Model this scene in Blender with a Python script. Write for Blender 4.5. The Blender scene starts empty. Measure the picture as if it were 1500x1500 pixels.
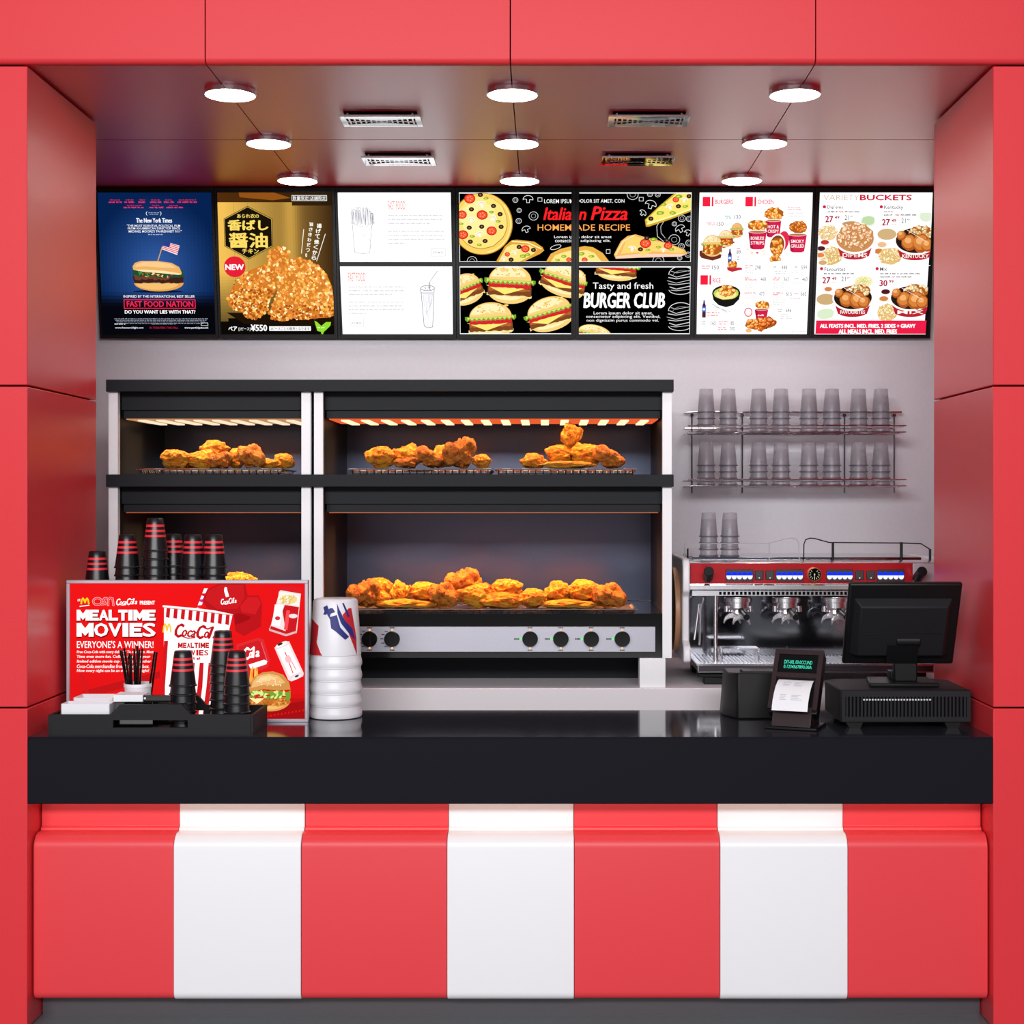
import bpy, math, random
from mathutils import Vector, Matrix, noise
R = math.radians
PI = math.pi
sc = bpy.context.scene
COL = sc.collection
CZ = 1.7116; CX = 0.1155; D = 4.84; S = 0.0022          # camera height, offset, distance to the portal's front plane

def K(Y): return (D + Y) / D * S                          # metres per photo pixel at depth Y
def X(px, Y): return CX + (px - 800) * K(Y)
def Z(py, Y): return CZ - (py - 730) * K(Y)
def P(px, py, Y): return Vector((X(px, Y), Y, Z(py, Y)))

def lin(c):
    if isinstance(c, str):
        c = c.lstrip('#'); c = [int(c[i:i + 2], 16) / 255 for i in (0, 2, 4)]
    return tuple(x / 12.92 if x <= .04045 else ((x + .055) / 1.055) ** 2.4 for x in c[:3])

# ---------------------------------------------------------------- materials
MATS = {}
def mat(name, color, rough=.5, metal=0, var=.04, scale=300, bump=0, emit=None, es=0, coat=0, spec=.5, trans=0):
    if name in MATS: return MATS[name]
    m = bpy.data.materials.new(name); m.use_nodes = True; nt = m.node_tree
    b = nt.nodes['Principled BSDF']
    col = lin(color)
    b.inputs['Roughness'].default_value = rough; b.inputs['Metallic'].default_value = metal
    b.inputs['Specular IOR Level'].default_value = spec
    b.inputs['Coat Weight'].default_value = coat; b.inputs['Coat Roughness'].default_value = .12
    b.inputs['Transmission Weight'].default_value = trans
    tc = nt.nodes.new('ShaderNodeTexCoord'); n = nt.nodes.new('ShaderNodeTexNoise')
    n.inputs['Scale'].default_value = scale; n.inputs['Detail'].default_value = 2
    nt.links.new(tc.outputs['Object'], n.inputs['Vector'])
    mx = nt.nodes.new('ShaderNodeMix'); mx.data_type = 'RGBA'
    mx.inputs[6].default_value = (*[c * (1 - var) for c in col], 1)
    mx.inputs[7].default_value = (*[min(1, c * (1 + var)) for c in col], 1)
    nt.links.new(n.outputs['Fac'], mx.inputs[0]); nt.links.new(mx.outputs[2], b.inputs['Base Color'])
    if bump:
        bp = nt.nodes.new('ShaderNodeBump'); bp.inputs['Strength'].default_value = bump; bp.inputs['Distance'].default_value = .001
        nt.links.new(n.outputs['Fac'], bp.inputs['Height']); nt.links.new(bp.outputs['Normal'], b.inputs['Normal'])
    if emit:
        b.inputs['Emission Color'].default_value = (*lin(emit), 1); b.inputs['Emission Strength'].default_value = es
    MATS[name] = m
    return m

def emission(name, color, st):
    m = bpy.data.materials.new(name); m.use_nodes = True; nt = m.node_tree; nt.nodes.clear()
    e = nt.nodes.new('ShaderNodeEmission'); o = nt.nodes.new('ShaderNodeOutputMaterial')
    e.inputs[0].default_value = (*lin(color), 1); e.inputs[1].default_value = st
    nt.links.new(e.outputs[0], o.inputs[0]); MATS[name] = m
    return m

def screen_mat(name, st, diffuse=False):
    m = bpy.data.materials.new(name); m.use_nodes = True; nt = m.node_tree
    a = nt.nodes.new('ShaderNodeAttribute'); a.attribute_name = 'Col'
    if diffuse:
        b = nt.nodes['Principled BSDF']; b.inputs['Roughness'].default_value = .45
        nt.links.new(a.outputs['Color'], b.inputs['Base Color'])
    else:
        nt.nodes.clear(); a = nt.nodes.new('ShaderNodeAttribute'); a.attribute_name = 'Col'
        e = nt.nodes.new('ShaderNodeEmission'); o = nt.nodes.new('ShaderNodeOutputMaterial')
        e.inputs[1].default_value = st
        nt.links.new(a.outputs['Color'], e.inputs[0]); nt.links.new(e.outputs[0], o.inputs[0])
    MATS[name] = m
    return m

def sheer_mat(name, color, alpha):
    m = bpy.data.materials.new(name); m.use_nodes = True; nt = m.node_tree
    b = nt.nodes['Principled BSDF']; b.inputs['Base Color'].default_value = (*lin(color), 1)
    b.inputs['Roughness'].default_value = .3
    t = nt.nodes.new('ShaderNodeBsdfTransparent'); mx = nt.nodes.new('ShaderNodeMixShader')
    n = nt.nodes.new('ShaderNodeTexNoise'); n.inputs['Scale'].default_value = 60
    mr = nt.nodes.new('ShaderNodeMapRange'); mr.inputs['To Min'].default_value = alpha * .9; mr.inputs['To Max'].default_value = alpha * 1.1
    nt.links.new(n.outputs['Fac'], mr.inputs['Value']); nt.links.new(mr.outputs[0], mx.inputs[0])
    nt.links.new(t.outputs[0], mx.inputs[1]); nt.links.new(b.outputs[0], mx.inputs[2])
    nt.links.new(mx.outputs[0], nt.nodes['Material Output'].inputs[0])
    MATS[name] = m
    return m

M_RED = mat('red satin panel', '#e23a41', .40, var=.06, scale=500, bump=.3, spec=.2)
M_REDJ = mat('red gloss return', '#dd333a', .3, var=.06, scale=500, bump=.4, spec=.9)
M_REDC = mat('red ceiling panel', '#dc3640', .26, var=.08, scale=500, bump=.6, spec=1.0)
M_REDC.node_tree.nodes['Principled BSDF'].inputs['IOR'].default_value = 2.5
M_REDF = mat('red counter panel', '#ea434a', .38, var=.03, scale=400, bump=.15, spec=.35)
M_WHF = mat('white counter panel', '#f6f5f8', .3, var=.01, scale=400, bump=.1)
M_GAP = mat('dark joint backing', '#0a080b', .9, spec=.1)
M_WALL = mat('pale grey plaster', '#dddbe2', .6, var=.04, scale=60, bump=.1)
M_FLOOR = mat('grey polished floor', '#6c7074', .25, var=.1, scale=40)
M_DARK = mat('charcoal laminate', '#1b1b1f', .38, var=.05, scale=200)
M_TOP = mat('black polished stone', '#2b2c34', .1, var=.1, scale=200, spec=.6)
M_TOPF = mat('charcoal counter edge', '#1a1a20', .5, var=.05, scale=200, spec=.05)
M_BLK = mat('black satin plastic', '#0b0b0d', .42, var=.05, scale=300, spec=.3)
M_BLKM = mat('black matte plastic', '#16161a', .6, var=.05, scale=300, bump=.1, spec=.3)
M_BLKG = mat('black gloss', '#060607', .12, spec=.35)
M_OVEN = mat('dark steel cabinet', '#25272b', .45, spec=.1, metal=.0, var=.06, scale=150)
M_BACK = mat('satin dark steel back', '#545d74', .24, metal=.5, var=.1, scale=220, bump=.15)
M_COLW = mat('white enamel', '#fafaff', .4)
M_SHELF = mat('white laminate', '#e9e2e6', .45)
M_ALU = mat('brushed aluminium', '#a9a8b2', .38, metal=.75, var=.08, scale=260)
M_CHR = mat('polished chrome', '#e6e3e6', .07, metal=1, var=.01)
M_CHRS = mat('dark mirror steel', '#8d8f96', .09, metal=1, var=.03)
M_REFL = mat('steel painted with red reflection', '#c8242c', .2, metal=.35, var=.03, coat=.3)  # chrome whose reflection of the red surroundings is put into its colour
M_SILV = mat('silver painted metal', '#c3bec9', .35, metal=.3)
M_WPL = mat('white plastic', '#edebf0', .35, var=.01)
M_PAPER = mat('white paper', '#f2f2f6', .7, var=.02)
M_BROWN = mat('brown black plastic', '#2c1a1d', .35, var=.05)
M_WOOD = mat('amber wood', '#d8a078', .4, var=.25, scale=12)
M_CUPB = mat('black paper cup', '#0e0f12', .32, var=.04)
M_CUPR = mat('red cup stripe', '#e5303c', .4)
M_BLUE = mat('navy print', '#242a7c', .5)
M_REDP = mat('red print', '#c9242e', .5)
M_CLEAR = sheer_mat('clear grey plastic', '#a8a2ab', .46)
M_CLEARR = sheer_mat('clear grey plastic rim', '#6b6672', .88)
M_LAMP = emission('ceiling lamp light', '#fff6f0', 24)
M_LED = emission('warm light strip', '#ffc0a0', 2.6)
M_HOTW = emission('heat lamp element', '#ffe0b4', 1.35)
M_WIRE = mat('dark steel wire', '#55535c', .3, metal=.8)
M_HOTO = emission('glowing heat plate', '#f26434', .95)
M_HOTL = emission('warm heat plate', '#d99c6c', .8)
M_HOTV = emission('pale heat element', '#ffe6c4', 1.05)
M_STL = mat('bright satin steel', '#f4f2f5', .24, metal=1, var=.01)
M_BLED = emission('blue button light', '#0a28ff', 1.6)
M_WLED = emission('white button light', '#f4f4ff', 1.1)
M_GLED = emission('green indicator light', '#58ff70', 1.6)
M_OLED = emission('orange indicator light', '#ffb070', 1.5)
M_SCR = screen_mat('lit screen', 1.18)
M_PRINT = screen_mat('printed surface', 1, True)

# chicken: crisp orange coating with darker spots
def chicken_mat(name, c1, c2, c3):
    m = bpy.data.materials.new(name); m.use_nodes = True; nt = m.node_tree; b = nt.nodes['Principled BSDF']
    tc = nt.nodes.new('ShaderNodeTexCoord'); n = nt.nodes.new('ShaderNodeTexNoise')
    n.inputs['Scale'].default_value = 5; n.inputs['Detail'].default_value = 8; n.inputs['Roughness'].default_value = .7
    nt.links.new(tc.outputs['Object'], n.inputs['Vector'])
    r = nt.nodes.new('ShaderNodeValToRGB'); e = r.color_ramp
    e.elements[0].position = .36; e.elements[0].color = (*lin(c1), 1)
    e.elements[1].position = .58; e.elements[1].color = (*lin(c3), 1)
    q = e.elements.new(.45); q.color = (*lin(c2), 1)
    nt.links.new(n.outputs['Fac'], r.inputs[0]); nt.links.new(r.outputs[0], b.inputs['Base Color'])
    bp = nt.nodes.new('ShaderNodeBump'); bp.inputs['Strength'].default_value = 1; bp.inputs['Distance'].default_value = .12
    nt.links.new(n.outputs['Fac'], bp.inputs['Height']); nt.links.new(bp.outputs['Normal'], b.inputs['Normal'])
    b.inputs['Roughness'].default_value = .5
    b.inputs['Subsurface Weight'].default_value = .15; b.inputs['Subsurface Radius'].default_value = (.02, .008, .003)
    MATS[name] = m
    return m
M_CHK = chicken_mat('crisp orange chicken', '#c8480a', '#ff8c14', '#ffc030')
M_CHKD = chicken_mat('browned chicken', '#8a3c10', '#d06a18', '#f09a30')
M_CHKY = chicken_mat('golden batter', '#f07a10', '#ffa020', '#ffc040')

# ---------------------------------------------------------------- mesh building
class G:
    def __init__(s, M=None): s.v = []; s.f = []; s.mi = []; s.M = M or Matrix()
    def add(s, vs, fs, mi=0):
        o = len(s.v); s.v += [s.M @ Vector(v) for v in vs]
        for f in fs: s.f.append([i + o for i in f]); s.mi.append(mi)
        return s
    def box(s, x0, x1, y0, y1, z0, z1, mi=0):
        if x0 > x1: x0, x1 = x1, x0
        if y0 > y1: y0, y1 = y1, y0
        if z0 > z1: z0, z1 = z1, z0
        return s.add([(x0,y0,z0),(x1,y0,z0),(x1,y1,z0),(x0,y1,z0),(x0,y0,z1),(x1,y0,z1),(x1,y1,z1),(x0,y1,z1)],
              [(0,3,2,1),(4,5,6,7),(0,1,5,4),(1,2,6,5),(2,3,7,6),(3,0,4,7)], mi)
    def prism(s, pts, axis, a0, a1, mi=0):
        def mk(p, a): return {'x': (a, p[0], p[1]), 'y': (p[0], a, p[1]), 'z': (p[0], p[1], a)}[axis]
        n = len(pts); vs = [mk(p, a0) for p in pts] + [mk(p, a1) for p in pts]
        fs = [list(range(n)), [n + i for i in reversed(range(n))]] + [(i, n + i, n + (i + 1) % n, (i + 1) % n) for i in range(n)]
        return s.add(vs, fs, mi)
    def lathe(s, prof, c=(0,0,0), seg=32, mis=None, cap0=True, cap1=True, rot=None, mi=0):
        vs = []; fs = []; n = len(prof); T = Matrix.Translation(c) @ (rot or Matrix())
        for r, z in prof:
            for k in range(seg):
                a = 2 * PI * k / seg; vs.append(T @ Vector((r * math.cos(a), r * math.sin(a), z)))
        for i in range(n - 1):
            m = mis[i] if mis else mi
            s.add([], [], 0)
            o = i * seg
            for k in range(seg):
                fs.append(((o + k, o + (k + 1) % seg, o + seg + (k + 1) % seg, o + seg + k), m))
        if cap0: fs.append((tuple(reversed(range(seg))), mis[0] if mis else mi))
        if cap1: fs.append((tuple((n - 1) * seg + k for k in range(seg)), mis[-1] if mis else mi))
        o = len(s.v); s.v += [s.M @ v for v in vs]
        for f, m in fs: s.f.append([i + o for i in f]); s.mi.append(m)
        return s
    def cyl(s, c, r, h, axis='z', seg=24, mi=0, r2=None):
        rot = {'z': Matrix(), 'y': Matrix.Rotation(PI / 2, 4, 'X'), 'x': Matrix.Rotation(PI / 2, 4, 'Y')}[axis]
        return s.lathe([(r, -h / 2), (r if r2 is None else r2, h / 2)], c, seg, mi=mi, rot=rot)
    def tube(s, pts, r, seg=8, closed=False, mi=0):
        pts = [Vector(p) for p in pts]; n = len(pts); vs = []; fs = []
        up = None
        for i, p in enumerate(pts):
            if closed: t = (pts[(i + 1) % n] - pts[i - 1])
            else: t = pts[min(i + 1, n - 1)] - pts[max(i - 1, 0)]
            t.normalize()
            if up is None:
                up = Vector((0, 0, 1)) if abs(t.z) < .9 else Vector((1, 0, 0))
            a = t.cross(up)
            if a.length < 1e-4: a = t.cross(Vector((0, 1, 0)))
            a.normalize(); b = t.cross(a); b.normalize(); up = -b if b.dot(up) < 0 else b
            b = up
            for k in range(seg):
                q = 2 * PI * k / seg; vs.append(p + a * r * math.cos(q) + b * r * math.sin(q))
        m = n if closed else n - 1
        for i in range(m):
            for k in range(seg):
                j = (i + 1) % n
                fs.append((i * seg + k, i * seg + (k + 1) % seg, j * seg + (k + 1) % seg, j * seg + k))
        if not closed: fs += [tuple(range(seg)), tuple((n - 1) * seg + k for k in reversed(range(seg)))]
        return s.add(vs, fs, mi)
    def build(s, name, mats, parent=None, bevel=0, angle=35, local=False, segs=2):
        if not isinstance(mats, (list, tuple)): mats = [mats]
        off = Vector((0, 0, 0))
        if not local:
            if parent is None:
                xs = [v.x for v in s.v]; ys = [v.y for v in s.v]; zs = [v.z for v in s.v]
                off = Vector(((min(xs) + max(xs)) / 2, (min(ys) + max(ys)) / 2, min(zs)))
            else:
                q = parent
                while q: off = off + q.location; q = q.parent
        me = bpy.data.meshes.new(name); me.from_pydata([v - off for v in s.v], [], s.f)
        for m in mats: me.materials.append(m)
        me.polygons.foreach_set('material_index', s.mi)
        me.validate(); 
        import bmesh
        bm = bmesh.new(); bm.from_mesh(me); bmesh.ops.recalc_face_normals(bm, faces=bm.faces); bm.to_mesh(me); bm.free()
        me.shade_smooth(); me.set_sharp_from_angle(angle=R(angle)); me.update()
        o = bpy.data.objects.new(name, me); COL.objects.link(o)
        if parent: o.parent = parent
        elif not local: o.location = off
        if bevel:
            b = o.modifiers.new('bevel', 'BEVEL'); b.width = bevel; b.segments = segs; b.limit_method = 'ANGLE'; b.angle_limit = R(40)
            b.harden_normals = False
        return o

def tag(o, label=None, cat=None, group=None, kind=None):
    if label: o['label'] = label
    if cat: o['category'] = cat
    if group: o['group'] = group
    if kind: o['kind'] = kind
    return o
def thing(name, loc, label, cat, group=None, rot=None):
    o = bpy.data.objects.new(name, None); COL.objects.link(o); o.location = loc; o.empty_display_size = .05
    if rot: o.rotation_euler = rot
    return tag(o, label, cat, group)
def struct(g, name, mats, label=None, bevel=0):
    o = g.build(name, mats, None, bevel); o['kind'] = 'structure'
    if label: o['label'] = label
    return o
def copy_tree(o, parent=None):
    c = o.copy(); COL.objects.link(c); c.parent = parent
    for ch in list(o.children): copy_tree(ch, c)
    return c
ORD = ['first', 'second', 'third', 'fourth', 'fifth', 'sixth', 'seventh', 'eighth', 'ninth', 'tenth', 'eleventh', 'twelfth', 'thirteenth', 'fourteenth', 'fifteenth', 'sixteenth']

# ================================================================ the setting
WX = 707.5 * S            # half width of the opening: 1.5565
CEIL = CZ + 637 * S       # 3.113
JD = .742                 # depth of the side returns
YB = 2.033                # back wall
RX = 2.25                 # half width of the room behind

g = G(); g.box(-8, 8, -9, 2.3, -.06, 0); struct(g, 'floor', M_FLOOR)
g = G(); g.box(-RX - .1, RX + .1, YB, YB + .1, 0, CEIL + .1); struct(g, 'wall_back', M_WALL)
zj = [0, Z(1037, 0), Z(565, 0), CEIL - .006]
for sgn, nm in ((-1, 'wall_left'), (1, 'wall_right')):
    g = G()
    for a, b in zip(zj, zj[1:]):
        x0, x1 = sorted((sgn * WX, sgn * (WX + .9)))
        g.box(x0, x1, 0, JD, a + .003, b - .003)
    jw = struct(g, nm, [M_RED, M_REDJ], bevel=.0025)
    for p_ in jw.data.polygons:
        if p_.normal.x * sgn < -.9: p_.material_index = 1
    g = G(); x0, x1 = sorted((sgn * (WX + .02), sgn * (WX + .88))); g.box(x0, x1, .02, JD - .02, 0.01, CEIL + .02)
    struct(g, 'trim_1' if sgn < 0 else 'trim_2', M_GAP)
    g = G(); x0, x1 = sorted((sgn * RX, sgn * (RX + .1))); g.box(x0, x1, JD, YB, 0, CEIL + .1)
    struct(g, nm + '_rear', M_WALL)
# fascia above the opening, three vertical joints
jx = [-WX - 2.2, X(301, 0), X(747.5, 0), X(1194.5, 0), WX + 2.2]
g = G(); gb = .0022
for a, b in zip(jx, jx[1:]):
    fr_ = .018; g.prism([(-.004 + fr_ - fr_ * math.cos(R(t)), CEIL + fr_ - fr_ * math.sin(R(t))) for t in range(0, 91, 15)] + [(.03, CEIL), (.03, CEIL + 1.3), (-.004, CEIL + 1.3)], 'x', a + gb, b - gb)
struct(g, 'wall_front', M_RED)
# ceiling of panels
yj = [.0, X and (Z and 1.03), YB]
g = G()
for a, b in zip(jx, jx[1:]):
    for c, d in zip([.030, 1.03], [1.03, YB]):
        g.box(max(a, -RX) + .002, min(b, RX) - .002, c + (.0002 if c < .1 else .002), d - .005, CEIL, CEIL + .02)
struct(g, 'ceiling', M_REDC)
g = G(); g.box(-RX, RX, .04, YB, CEIL + .021, CEIL + .04); g.box(-WX - 2.1, WX + 2.1, .031, .05, CEIL + .041, CEIL + 1.25)
struct(g, 'trim_3', M_GAP)

# ceiling lamps
lamp0 = None
names = ['left', 'middle', 'right']; rows = ['nearest the front', 'in the middle row', 'nearest the menu screens']
for i, xx in enumerate((-.970, .0, .970)):
    for j, zr in enumerate((1.066, 1.2135, 1.355)):
        if lamp0 is None:
            lamp0 = thing('ceiling_lamp', (0, 0, CEIL), 'x', 'ceiling lamp')
            q = G(); q.lathe([(.086, 0), (.089, -.004), (.089, -.0165), (.0865, -.018), (.0845, -.018), (.0845, -.010)], seg=48, cap1=False); q.build('ring', M_CHR, lamp0, local=True)
            q = G(); q.lathe([(.0844, -.010), (.0844, -.0155), (.083, -.0165)], seg=48); q.build('diffuser', M_LAMP, lamp0, local=True)
            o = lamp0
        else: o = copy_tree(lamp0)
        o.location = (xx, zr * D - D, CEIL)
        tag(o, 'round flat ceiling lamp in the %s row, %s' % (names[i], ['nearest the front fascia', 'second of its three', 'farthest back above the screens'][j]), 'ceiling lamp', 'round lamps on the red ceiling')
# chrome ceiling vents
v0 = None
for i, (xx, sd) in enumerate(((-.487, 'left'), (.49, 'right'))):
    for j, zr in enumerate((1.137, 1.272)):
        if v0 is None:
            v0 = thing('ceiling_vent', (0, 0, CEIL), 'x', 'vent')
            w, d = .1475, .075
            q = G()
            q.box(-w, -w + .022, -d, d, -.022, -.014); q.box(w - .022, w, -d, d, -.022, -.014)
            q.box(-w + .022, w - .022, -d, -d + .02, -.022, -.014); q.box(-w + .022, w - .022, d - .02, d, -.022, -.014)
            for sy in (-1, 1):       # hourglass bars
                pts = [(-w + .02, sy * (d - .018)), (0, sy * .012), (w - .02, sy * (d - .018)), (w - .02, sy * (d - .01)), (-w + .02, sy * (d - .01))]
                q.prism([(pts[0][0], sy * (d - .03)), (0, sy * .010), (w - .02, sy * (d - .03)), (w - .02, sy * (d - .015)), (-w + .02, sy * (d - .015))], 'z', -.0215, -.0145)
            q.build('frame', M_CHR, v0, local=True, bevel=.001)
            q = G()
            for k in range(13):
                x = -w + .032 + k * .0193
                q.box(x - .003, x + .003, -d + .015, d - .015, -.0205, -.0155)
            q.box(-w + .02, w - .02, -.003, .003, -.0205, -.0155)
            q.build('grille', M_CHR, v0, local=True)
            for sx in (-1, 1):
                for sy in (-1, 1): q = G(); q.cyl((sx * (w - .03), sy * (d - .02), -.007), .006, .0145); q.build('mounting_pin', M_CHR, v0, local=True)
            q = G(); q.box(-w + .015, w - .015, -d + .01, d - .01, -.004, -.0005); q.build('duct_opening', M_GAP, v0, local=True)
            o = v0
        else: o = copy_tree(v0)
        o.location = (xx, zr * D - D, CEIL)
        tag(o, 'rectangular chrome vent grille on ceiling, %s side, %s of the two' % (sd, ['front', 'rear'][j]), 'vent', 'chrome vents on the red ceiling')

# ================================================================ counter
CT = Z(1080, 0); CB = Z(1178, 0)        # slab top / underside
g = G()
g.prism([(0, CB + .004), (.004, CB), (.62, CB), (.62, CT), (.007, CT), (0, CT - .007)], 'x', -WX + .001, WX - .001)
ct = g.build('countertop', [M_TOP, M_TOPF], None)
for p in ct.data.polygons:
    if p.normal.y < -.4 or p.normal.z < -.5: p.material_index = 1
tag(ct, 'long black polished countertop with thick charcoal front edge above striped panels', 'countertop')
sv = thing('service_counter', (0, .3, 0), 'counter front of bulging red and white vertical stripe panels', 'counter')
Yf, Yr, Yp = .044, .124, .137
def ylist(Y0, pxs): return [X(p, Y0) for p in pxs]
up = [X(p, Yr) for p in (58, 263, 447, 657, 840.5, 1051, 1235, 1438)]
lo = [X(p, Yf) for p in (47.5, 255, 441.5, 655, 841, 1054, 1241, 1449)]
xs = [(a + b) / 2 for a, b in zip(up, lo)]
xs[0] = -WX + .004; xs[-1] = WX - .004
zt = CB; zsh = Z(1219, .085); zbt = Z(1466, Yf)
def prof(dy):
    pts = [(Yr + dy, CB - .001), (Yr + dy, zsh + .012)]
    pts += [(Yr + dy - .012 * math.sin(a), zsh + .012 - .012 * (1 - math.cos(a))) for a in (R(45), R(90))]
    rr = .045; cy, cz = Yf + dy + rr, zsh - rr
    pts += [(cy - rr * math.sin(R(a)), cz + rr * math.cos(R(a))) for a in range(0, 91, 9)]
    rb = .03
    pts += [(Yf + dy + rb - rb * math.cos(R(a)), zbt + rb - rb * math.sin(R(a))) for a in range(0, 91, 15)]
    pts += [(Yr + .05, zbt), (Yr + .05, CB - .001)]
    return pts
for i in range(7):
    red = i % 2 == 0
    q = G(); ex = 0 if red else -.006
    q.prism(prof(ex), 'x', xs[i] + .0008 - (0 if red else .0), xs[i + 1] - .0008)
    o = q.build('front_panel', M_REDF if red else M_WHF, sv, bevel=.0025 if not red else .0015)
    o['label'] = 'glossy red bulging panel' if red else 'glossy white bulging panel'
q = G(); q.box(-WX + .004, WX - .004, Yp, Yp + .02, 0.0, zbt + .01); q.build('plinth', mat('grey plinth', '#4e4a4f', .4), sv)
q = G(); q.box(-WX + .004, WX - .004, Yr + .055, .59, 0.02, CB - .001); q.build('carcass', M_DARK, sv)
q = G(); q.box(-WX + .03, WX - .03, .060, .085, CB - .008, CB - .0005); q.build('light_strip', M_LED, sv)

BT = Z(1008, .92)                        # back counter top, about .983
bc = thing('back_counter', (0, 1.4, 0), 'white back counter under the warming cabinet and espresso machine', 'counter')
q = G(); q.box(-RX + .005, RX - .005, .92, YB - .002, BT - .13, BT); q.build('worktop', M_SHELF, bc, bevel=.003)
q = G(); q.box(-RX + .01, RX - .01, .95, YB - .004, 0, BT - .13); q.build('cabinet_body', M_SHELF, bc)
# ================================================================ warming cabinet
YC = .93; YS = .905
wc = thing('warming_cabinet', (X(571, YC), 1.35, BT), 'large charcoal two-tier heated display cabinet with white uprights, full of chicken', 'food warmer')
zTop = Z(556, YS); zTopB = Z(573.5, YS); zM1 = Z(695, YS); zM0 = Z(713, YS)
xl, xr = X(155, YS), X(987, YS)
YBK = 1.66
q = G(); q.box(xl, xr, YS, YBK + .1, zTopB, zTop); q.build('top_slab', M_OVEN, wc, bevel=.002)
q = G(); q.box(xl, xr, YS, YBK + .1, zM0, zM1); q.build('middle_shelf', M_OVEN, wc, bevel=.002)
zBot = Z(964, YC)
for a, b in ((159, 172.5), (441.5, 455), (460, 473), (970.5, 984)):
    for z0, z1 in ((zM1, zTopB), (zBot, zM0)):
        q = G(); q.box(X(a, YC), X(b, YC), YC, YC + .03, z0, z1); q.build('upright', M_COLW, wc)
def panel(name, pa, pb, z0, z1, ya, yb, m=M_OVEN):
    q = G(); q.box(pa, pb, ya, yb, z0, z1); return q.build(name, m, wc)
for (a, b) in ((159, 455), (460, 984)):
    xa, xb = X(a, YC), X(b, YC)
    for z0, z1 in ((zM1, zTopB), (zBot, zM0)):
        panel('side_panel', xa + .002, xa + .030, z0, z1, YC + .031, YBK)
        panel('side_panel', xb - .030, xb - .002, z0, z1, YC + .031, YBK)
panel('divider', X(455.3, YC), X(459.7, YC), zBot, zTopB, YC + .05, YC + .08, M_GAP)
for a, b in ((160, 455), (461, 983)):
    for z0, z1 in ((zM1, zTopB), (Z(898, YC), zM0)):
        panel('back_panel', X(a, YC) + .0, X(b, YC), z0, z1, YBK, YBK + .02, M_BACK)
    # hoods with the heat lamps
    for up_ in (0, 1):
        za, zm, zb = ((Z(574, 1.0), Z(601, 1.0), Z(613, 1.0)) if up_ == 0 else (Z(713, 1.0), Z(738, 1.0), Z(750, 1.0)))
        pa = X(a + 26, 1.0); pb = X(b - 14 if a < 300 else b - 24, 1.0)
        xa, xb = X(a, YC) + .032, X(b, YC) - .032
        zt_ = zTopB if up_ == 0 else zM0
        q = G(); q.box(xa, xb, .985, 1.0, zm, zt_ - .0005); q.box(xa + .01, xb - .01, 1.0, 1.42, zm + .002, zt_ - .0005)
        q.build('hood', M_OVEN, wc)
        q = G(); q.box(xa + .004, xb - .004, 1.0, 1.36, zb, zm + .001)
        hb = q.build('lamp_housing', M_OVEN, wc)
        n = 16 if a > 300 else 9
        w = xb - xa - .03
        q = G(); q.box(xa + .012, xb - .012, 1.006, 1.35, zb - .004, zb - .0005)
        q.build('heat_plate', M_HOTO if a > 300 and up_ == 0 else (M_HOTL if up_ == 0 else mat('dull heat plate', '#8a4a2a', .5, emit='#ff7a30', es=.25)), hb)
        if up_ == 0:
            for k in range(n):
                x = xa + .035 + (k + .5) * (w - .03) / n
                q = G(); q.box(x - w / n * .2, x + w / n * .2, 1.010, 1.345, zb - .010, zb - .0045)
                q.build('heat_element', M_HOTW if a > 300 else M_HOTV, hb)
# decks, control fascia and underside
for a, b in ((159, 455), (460, 984)):
    xa, xb = X(a, YC), X(b, YC)
    q = G(); q.box(xa + .03, xb - .03, YC + .012, YBK - .001, Z(964, YC), Z(899, YC)); dk = q.build('deck', M_BLKG, wc)
    pa, pb = (X(492, YC), X(960, YC)) if a > 300 else (xa + .045, xb - .045)
    q = G(); q.box(pa, pb, YC - .001, YC + .012, Z(955, YC), Z(918, YC)); cp = q.build('control_panel', M_ALU, wc, bevel=.001)
    if a > 300:
        for ki, kx in enumerate((541.5, 574.5, 776.5, 821.5, 866, 911.5)):
            kz = Z(936, YC); c = (X(kx, YC), YC - .010, kz)
            q = G(); q.cyl((c[0], YC - .003, kz), .0300, .005, 'y', 32); q.cyl((c[0], YC - .012, kz), .0275, .018, 'y', 32, r2=.029)
            q.box(c[0] - .004, c[0] + .004, YC - .032, YC - .018, kz - .024, kz + .024)
            kb = q.build('knob', M_BLKG, cp)
            for s_ in (-1, 1): q = G(); q.cyl((c[0], YC - .003, kz + s_ * .0345), .0035, .005, 'y', 12); q.build('indicator_light', M_OLED, cp)
            q = G()
            if ki > 1:
                q.cyl((c[0] - .036, YC - .003, kz), .0042, .005, 'y', 12); q.build('indicator_light', M_GLED, cp)
                q = G()
                for t in range(4): q.box(c[0] - .061 + t * .0052, c[0] - .0575 + t * .0052, YC - .0016, YC - .0009, kz - .003, kz + .003)
                q.build('marking', M_GAP, cp)
            else:
                for t in range(5):
                    an = R(125 + t * 27)
                    q.box(c[0] + math.cos(an) * .040 - .006, c[0] + math.cos(an) * .040 + .006, YC - .0016, YC - .0009, kz + math.sin(an) * .036 - .0015, kz + math.sin(an) * .036 + .0015)
                q.build('marking', M_GAP, cp)
            for s_ in (-1, 1):
                q = G()
                for t in range(3): q.box(c[0] - .009 + t * .0065, c[0] - .0045 + t * .0065, YC - .0016, YC - .0009, kz + s_ * .043 - .002, kz + s_ * .043 + .002)
                q.build('marking', M_GAP, cp)
q = G(); q.box(X(165, YC), X(975, YC), 1.24, 1.27, BT, zBot - .001); q.build('skirt', M_OVEN, wc)
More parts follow.
